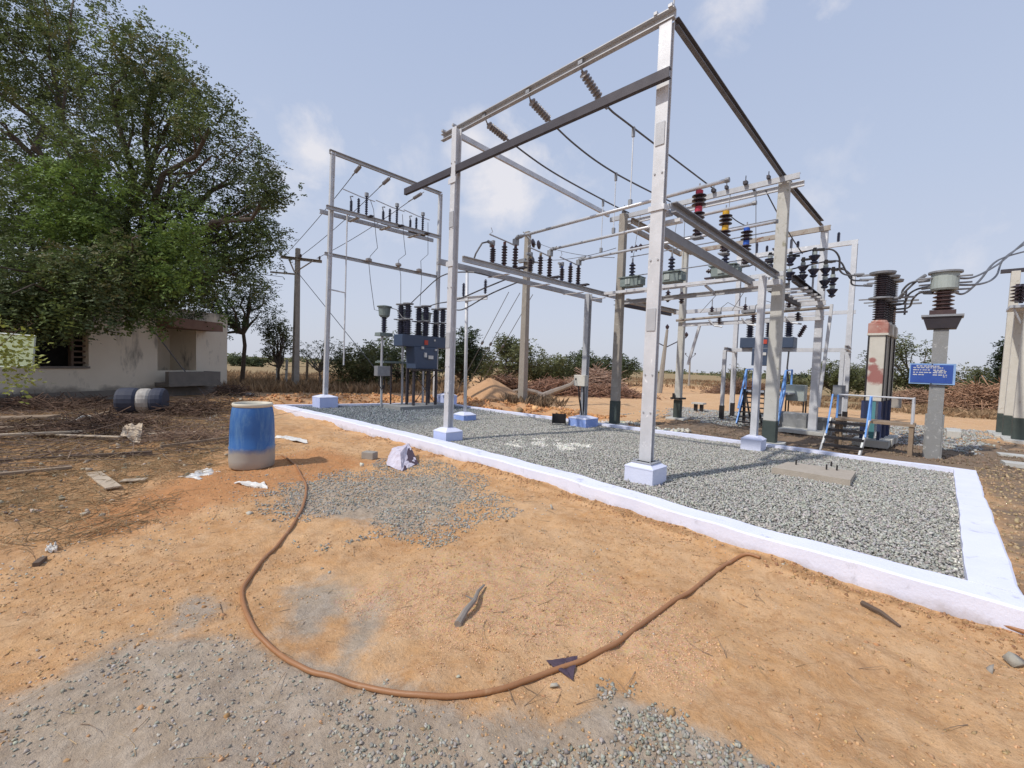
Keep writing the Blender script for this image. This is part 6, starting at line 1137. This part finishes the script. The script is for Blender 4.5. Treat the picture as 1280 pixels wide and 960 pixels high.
x, y = polar(24000, 50, 78, 19, 36, lambda x, y: vn(x, y, .5, 3)+vn(x, y, 2, 1)*.8 > -.1); grass('dry_grass', x, y, .42, .009, 'tall dry brown grass behind the left end of the yard', (1.1, .95, .85))
x, y = polar(9000, -6, 12, 24, 34, lambda x, y: vn(x, y, .5, 3) > -.1); grass('dry_grass', x, y, .22, .012, 'dry straw coloured grass behind the right edge poles', (1.1, .95, .85))
x, y = polar(14000, 12, 50, 32, 70, lambda x, y: vn(x, y, .25, 3) > .0); grass('dry_grass', x, y, .3, .02, 'dry scrubby grass on the plain beyond the substation', (1.0, .8, .7))
x, y = scatter(5000, 10, 13.5, 9.2, 13.5, lambda x, y: vn(x, y, .8, 3)+.6*vn(x, y, 3, 1) > .12); grass('dry_weeds', x, y, .32, .006, 'grey brown weeds at the foot of the sand heap', (.75, .7, .7))
x, y = polar(9000, -12, 88, 110, 240); 
x, y = x[(vn(x, y, .03, 3) > -.05)], y[(vn(x, y, .03, 3) > -.05)]; C_ = np.stack([x, y, hgt(x, y)+.3], -1)[:1500]; o = leafcloud('far_scrub', C_, rng.uniform(.4, 1.6, len(C_)), 26000, .8, np.repeat([[1.9, 1.7, 1.5]], len(C_), 0), None, frond=4, flen=1.2); tag(o, 'low dark scrub line along the horizon', 'scrub', kind='stuff')
def brush(px, py, D, hw, h, n, label, tint=(1, .75, .6), rad=.02, name='brush_heap'):
    dn = max(.45, h*1.1) if rad < .012 else h*1.1
    c = PD(px, py, D); c.z = HZ(c.x, c.y); W_ = hw*D/FPX; x = rng.normal(0, W_*.45, n); y = rng.normal(0, W_*.25, n); th = math.atan2(rgt.y, rgt.x)
    X = c.x+x*math.cos(th)-y*math.sin(th); Y = c.y+x*math.sin(th)+y*math.cos(th); zt_ = h*np.exp(-(x/(W_*.7))**2); Z = hgt(X, Y)+rng.uniform(0, 1, n)*zt_
    a = rng.uniform(0, 2*np.pi, n); e = rng.normal(0, .35, n); L = rng.uniform(.4, 1.5, n)*dn; d = np.stack([np.cos(a)*np.cos(e), np.sin(a)*np.cos(e), np.sin(e)], -1); p = np.stack([X, Y, Z], -1); s = np.stack([-np.sin(a), np.cos(a), 0*a], -1); u_ = np.cross(s, d); V = []
    for k in range(3):
        cc = p+d*(L*(k/2-.5))[:, None]+s*(L*rng.normal(0, .06, n))[:, None]
        for q in range(3): V.append(cc+(s*math.cos(2.1*q)+u_*math.sin(2.1*q))*rad*(1-.3*k))
    V = np.stack(V, 1).reshape(-1, 3); f = [(k*3+q, k*3+(q+1) % 3, (k+1)*3+(q+1) % 3, (k+1)*3+q) for k in range(2) for q in range(3)]; F = (np.array(f)[None]+9*np.arange(n)[:, None, None]).reshape(-1, 4)
    return tag(arrays(name, V, F, 'twig', np.repeat(np.array(tint)*(1+rng.uniform(-.45, .45, (n, 1))), 9, 0)), label, 'brushwood', kind='stuff')
for px, py, D, hw, h, n, lab in ((60, 520, 10.5, 110, .3, 1100, 'dark heap of dry branches below the building wall'), (240, 520, 10.5, 60, .25, 600, 'dark twig heap between the fallen drum and the mound'), (120, 552, 8, 110, .18, 900, 'low litter of dark sticks nearer the camera'), (290, 506, 13, 35, .4, 350, 'dark dry shrub at the building corner')):
    brush(px, py, D, hw, h, n, lab, (.6, .52, .47), .009)
brush(230, 560, 7.2, 60, .12, 450, 'tangle of pale twigs left of the barrel', (1.4, 1.3, 1.2), .005)
brush(690, 489, 22, 55, .75, 1200, 'heap of cut brown branches behind the utility pole', (1.4, 1.1, 1.0)); brush(630, 488, 22, 40, .8, 800, 'brown cut branches right of the sand heap', (1, .8, .7)); brush(760, 486, 22, 55, .6, 1000, 'reddish brushwood heap behind the meter box', (1.4, 1.15, 1.05))
brush(745, 474, 25, 38, 1.3, 900, 'tall grey heap of dry brush', (1.9, 1.8, 1.8)); brush(1225, 500, 21, 45, 1.2, 1300, 'tan brushwood heap left of the cream poles', (1.9, 1.6, 1.35)); brush(930, 494, 30, 45, .9, 900, 'low reddish brush left of the ladder platform', (.9, .75, .68)); brush(1150, 500, 24, 50, .8, 900, 'grey brushwood behind the metering post', (1.6, 1.4, 1.25))
p0 = PD(672, 494, 20); p1 = PD(735, 473, 20); mb = MB(); limb(mb, p0, p1, .16, .06, .2, 6); limb(mb, p0+Vector((.6, -.4, .2)), p0+Vector((-.8, .8, .15)), .13, .05, .2); tag(mb.build('fallen_log', 'bark_pale', None, loc=p0), 'pale fallen log with a raised limb in the brush heap', 'log')
# sand heap
c = PD(612, 500, 16.5); c.z = HZ(c.x, c.y); n = 40; V = []; F = []; Rb = 50*16.5/FPX; Hh = PD(614, 468, 16.5).z-c.z
for i in range(15):
    t_ = i/14
    for k in range(n):
        a = 2*math.pi*k/n; rr = Rb*(1-t_)*(1+.12*float(vn(math.cos(a)*1.5+5, math.sin(a)*1.5+5, 1, 3))); zz_ = Hh*(t_**.92)*(1 if t_ < .93 else .96); V.append((c.x+math.cos(a)*rr, c.y+math.sin(a)*rr, c.z-.1+zz_+.04*float(vn(math.cos(a)*4+5, t_*5, 1, 2))))
for i in range(14):
    for k in range(n): F.append((i*n+k, i*n+(k+1) % n, (i+1)*n+(k+1) % n, (i+1)*n+k))
mat('sand', (.58, .34, .18), .95, 0, (.46, .27, .14), 5, .6, .6, 25); mb = MB(); mb.add(V, F); tag(mb.build('sand_heap', 'sand', None, loc=c, smooth=True), 'conical heap of orange sand beyond the far kerb', 'sand heap')
# bigger boulders along far kerb
for k, (px, py, s) in enumerate(((648, 512, .3), (668, 514, .28), (700, 513, .2), (722, 518, .22))): p = G(px, py, .06); tag(stones('boulder', np.array([p]), s, 'clod', 1, 1.1, (1.1, 1.3, 1.5)), ('left', 'second', 'third', 'right')[k]+' orange brown boulder of the row behind the far kerb', 'boulder')
x, y = polar(1300, 22, 34, 9.9, 11.6, lambda x, y: (x > fx_(y)+.5) & (vn(x, y, 2, 3) > .05)); tag(stones('rubble', onground(x, y, .02), .09, 'stone', .3, 1.5, (1.4, 1.35, 1.25)), 'pale rubble behind the meter box pedestal', 'rubble', kind='stuff')
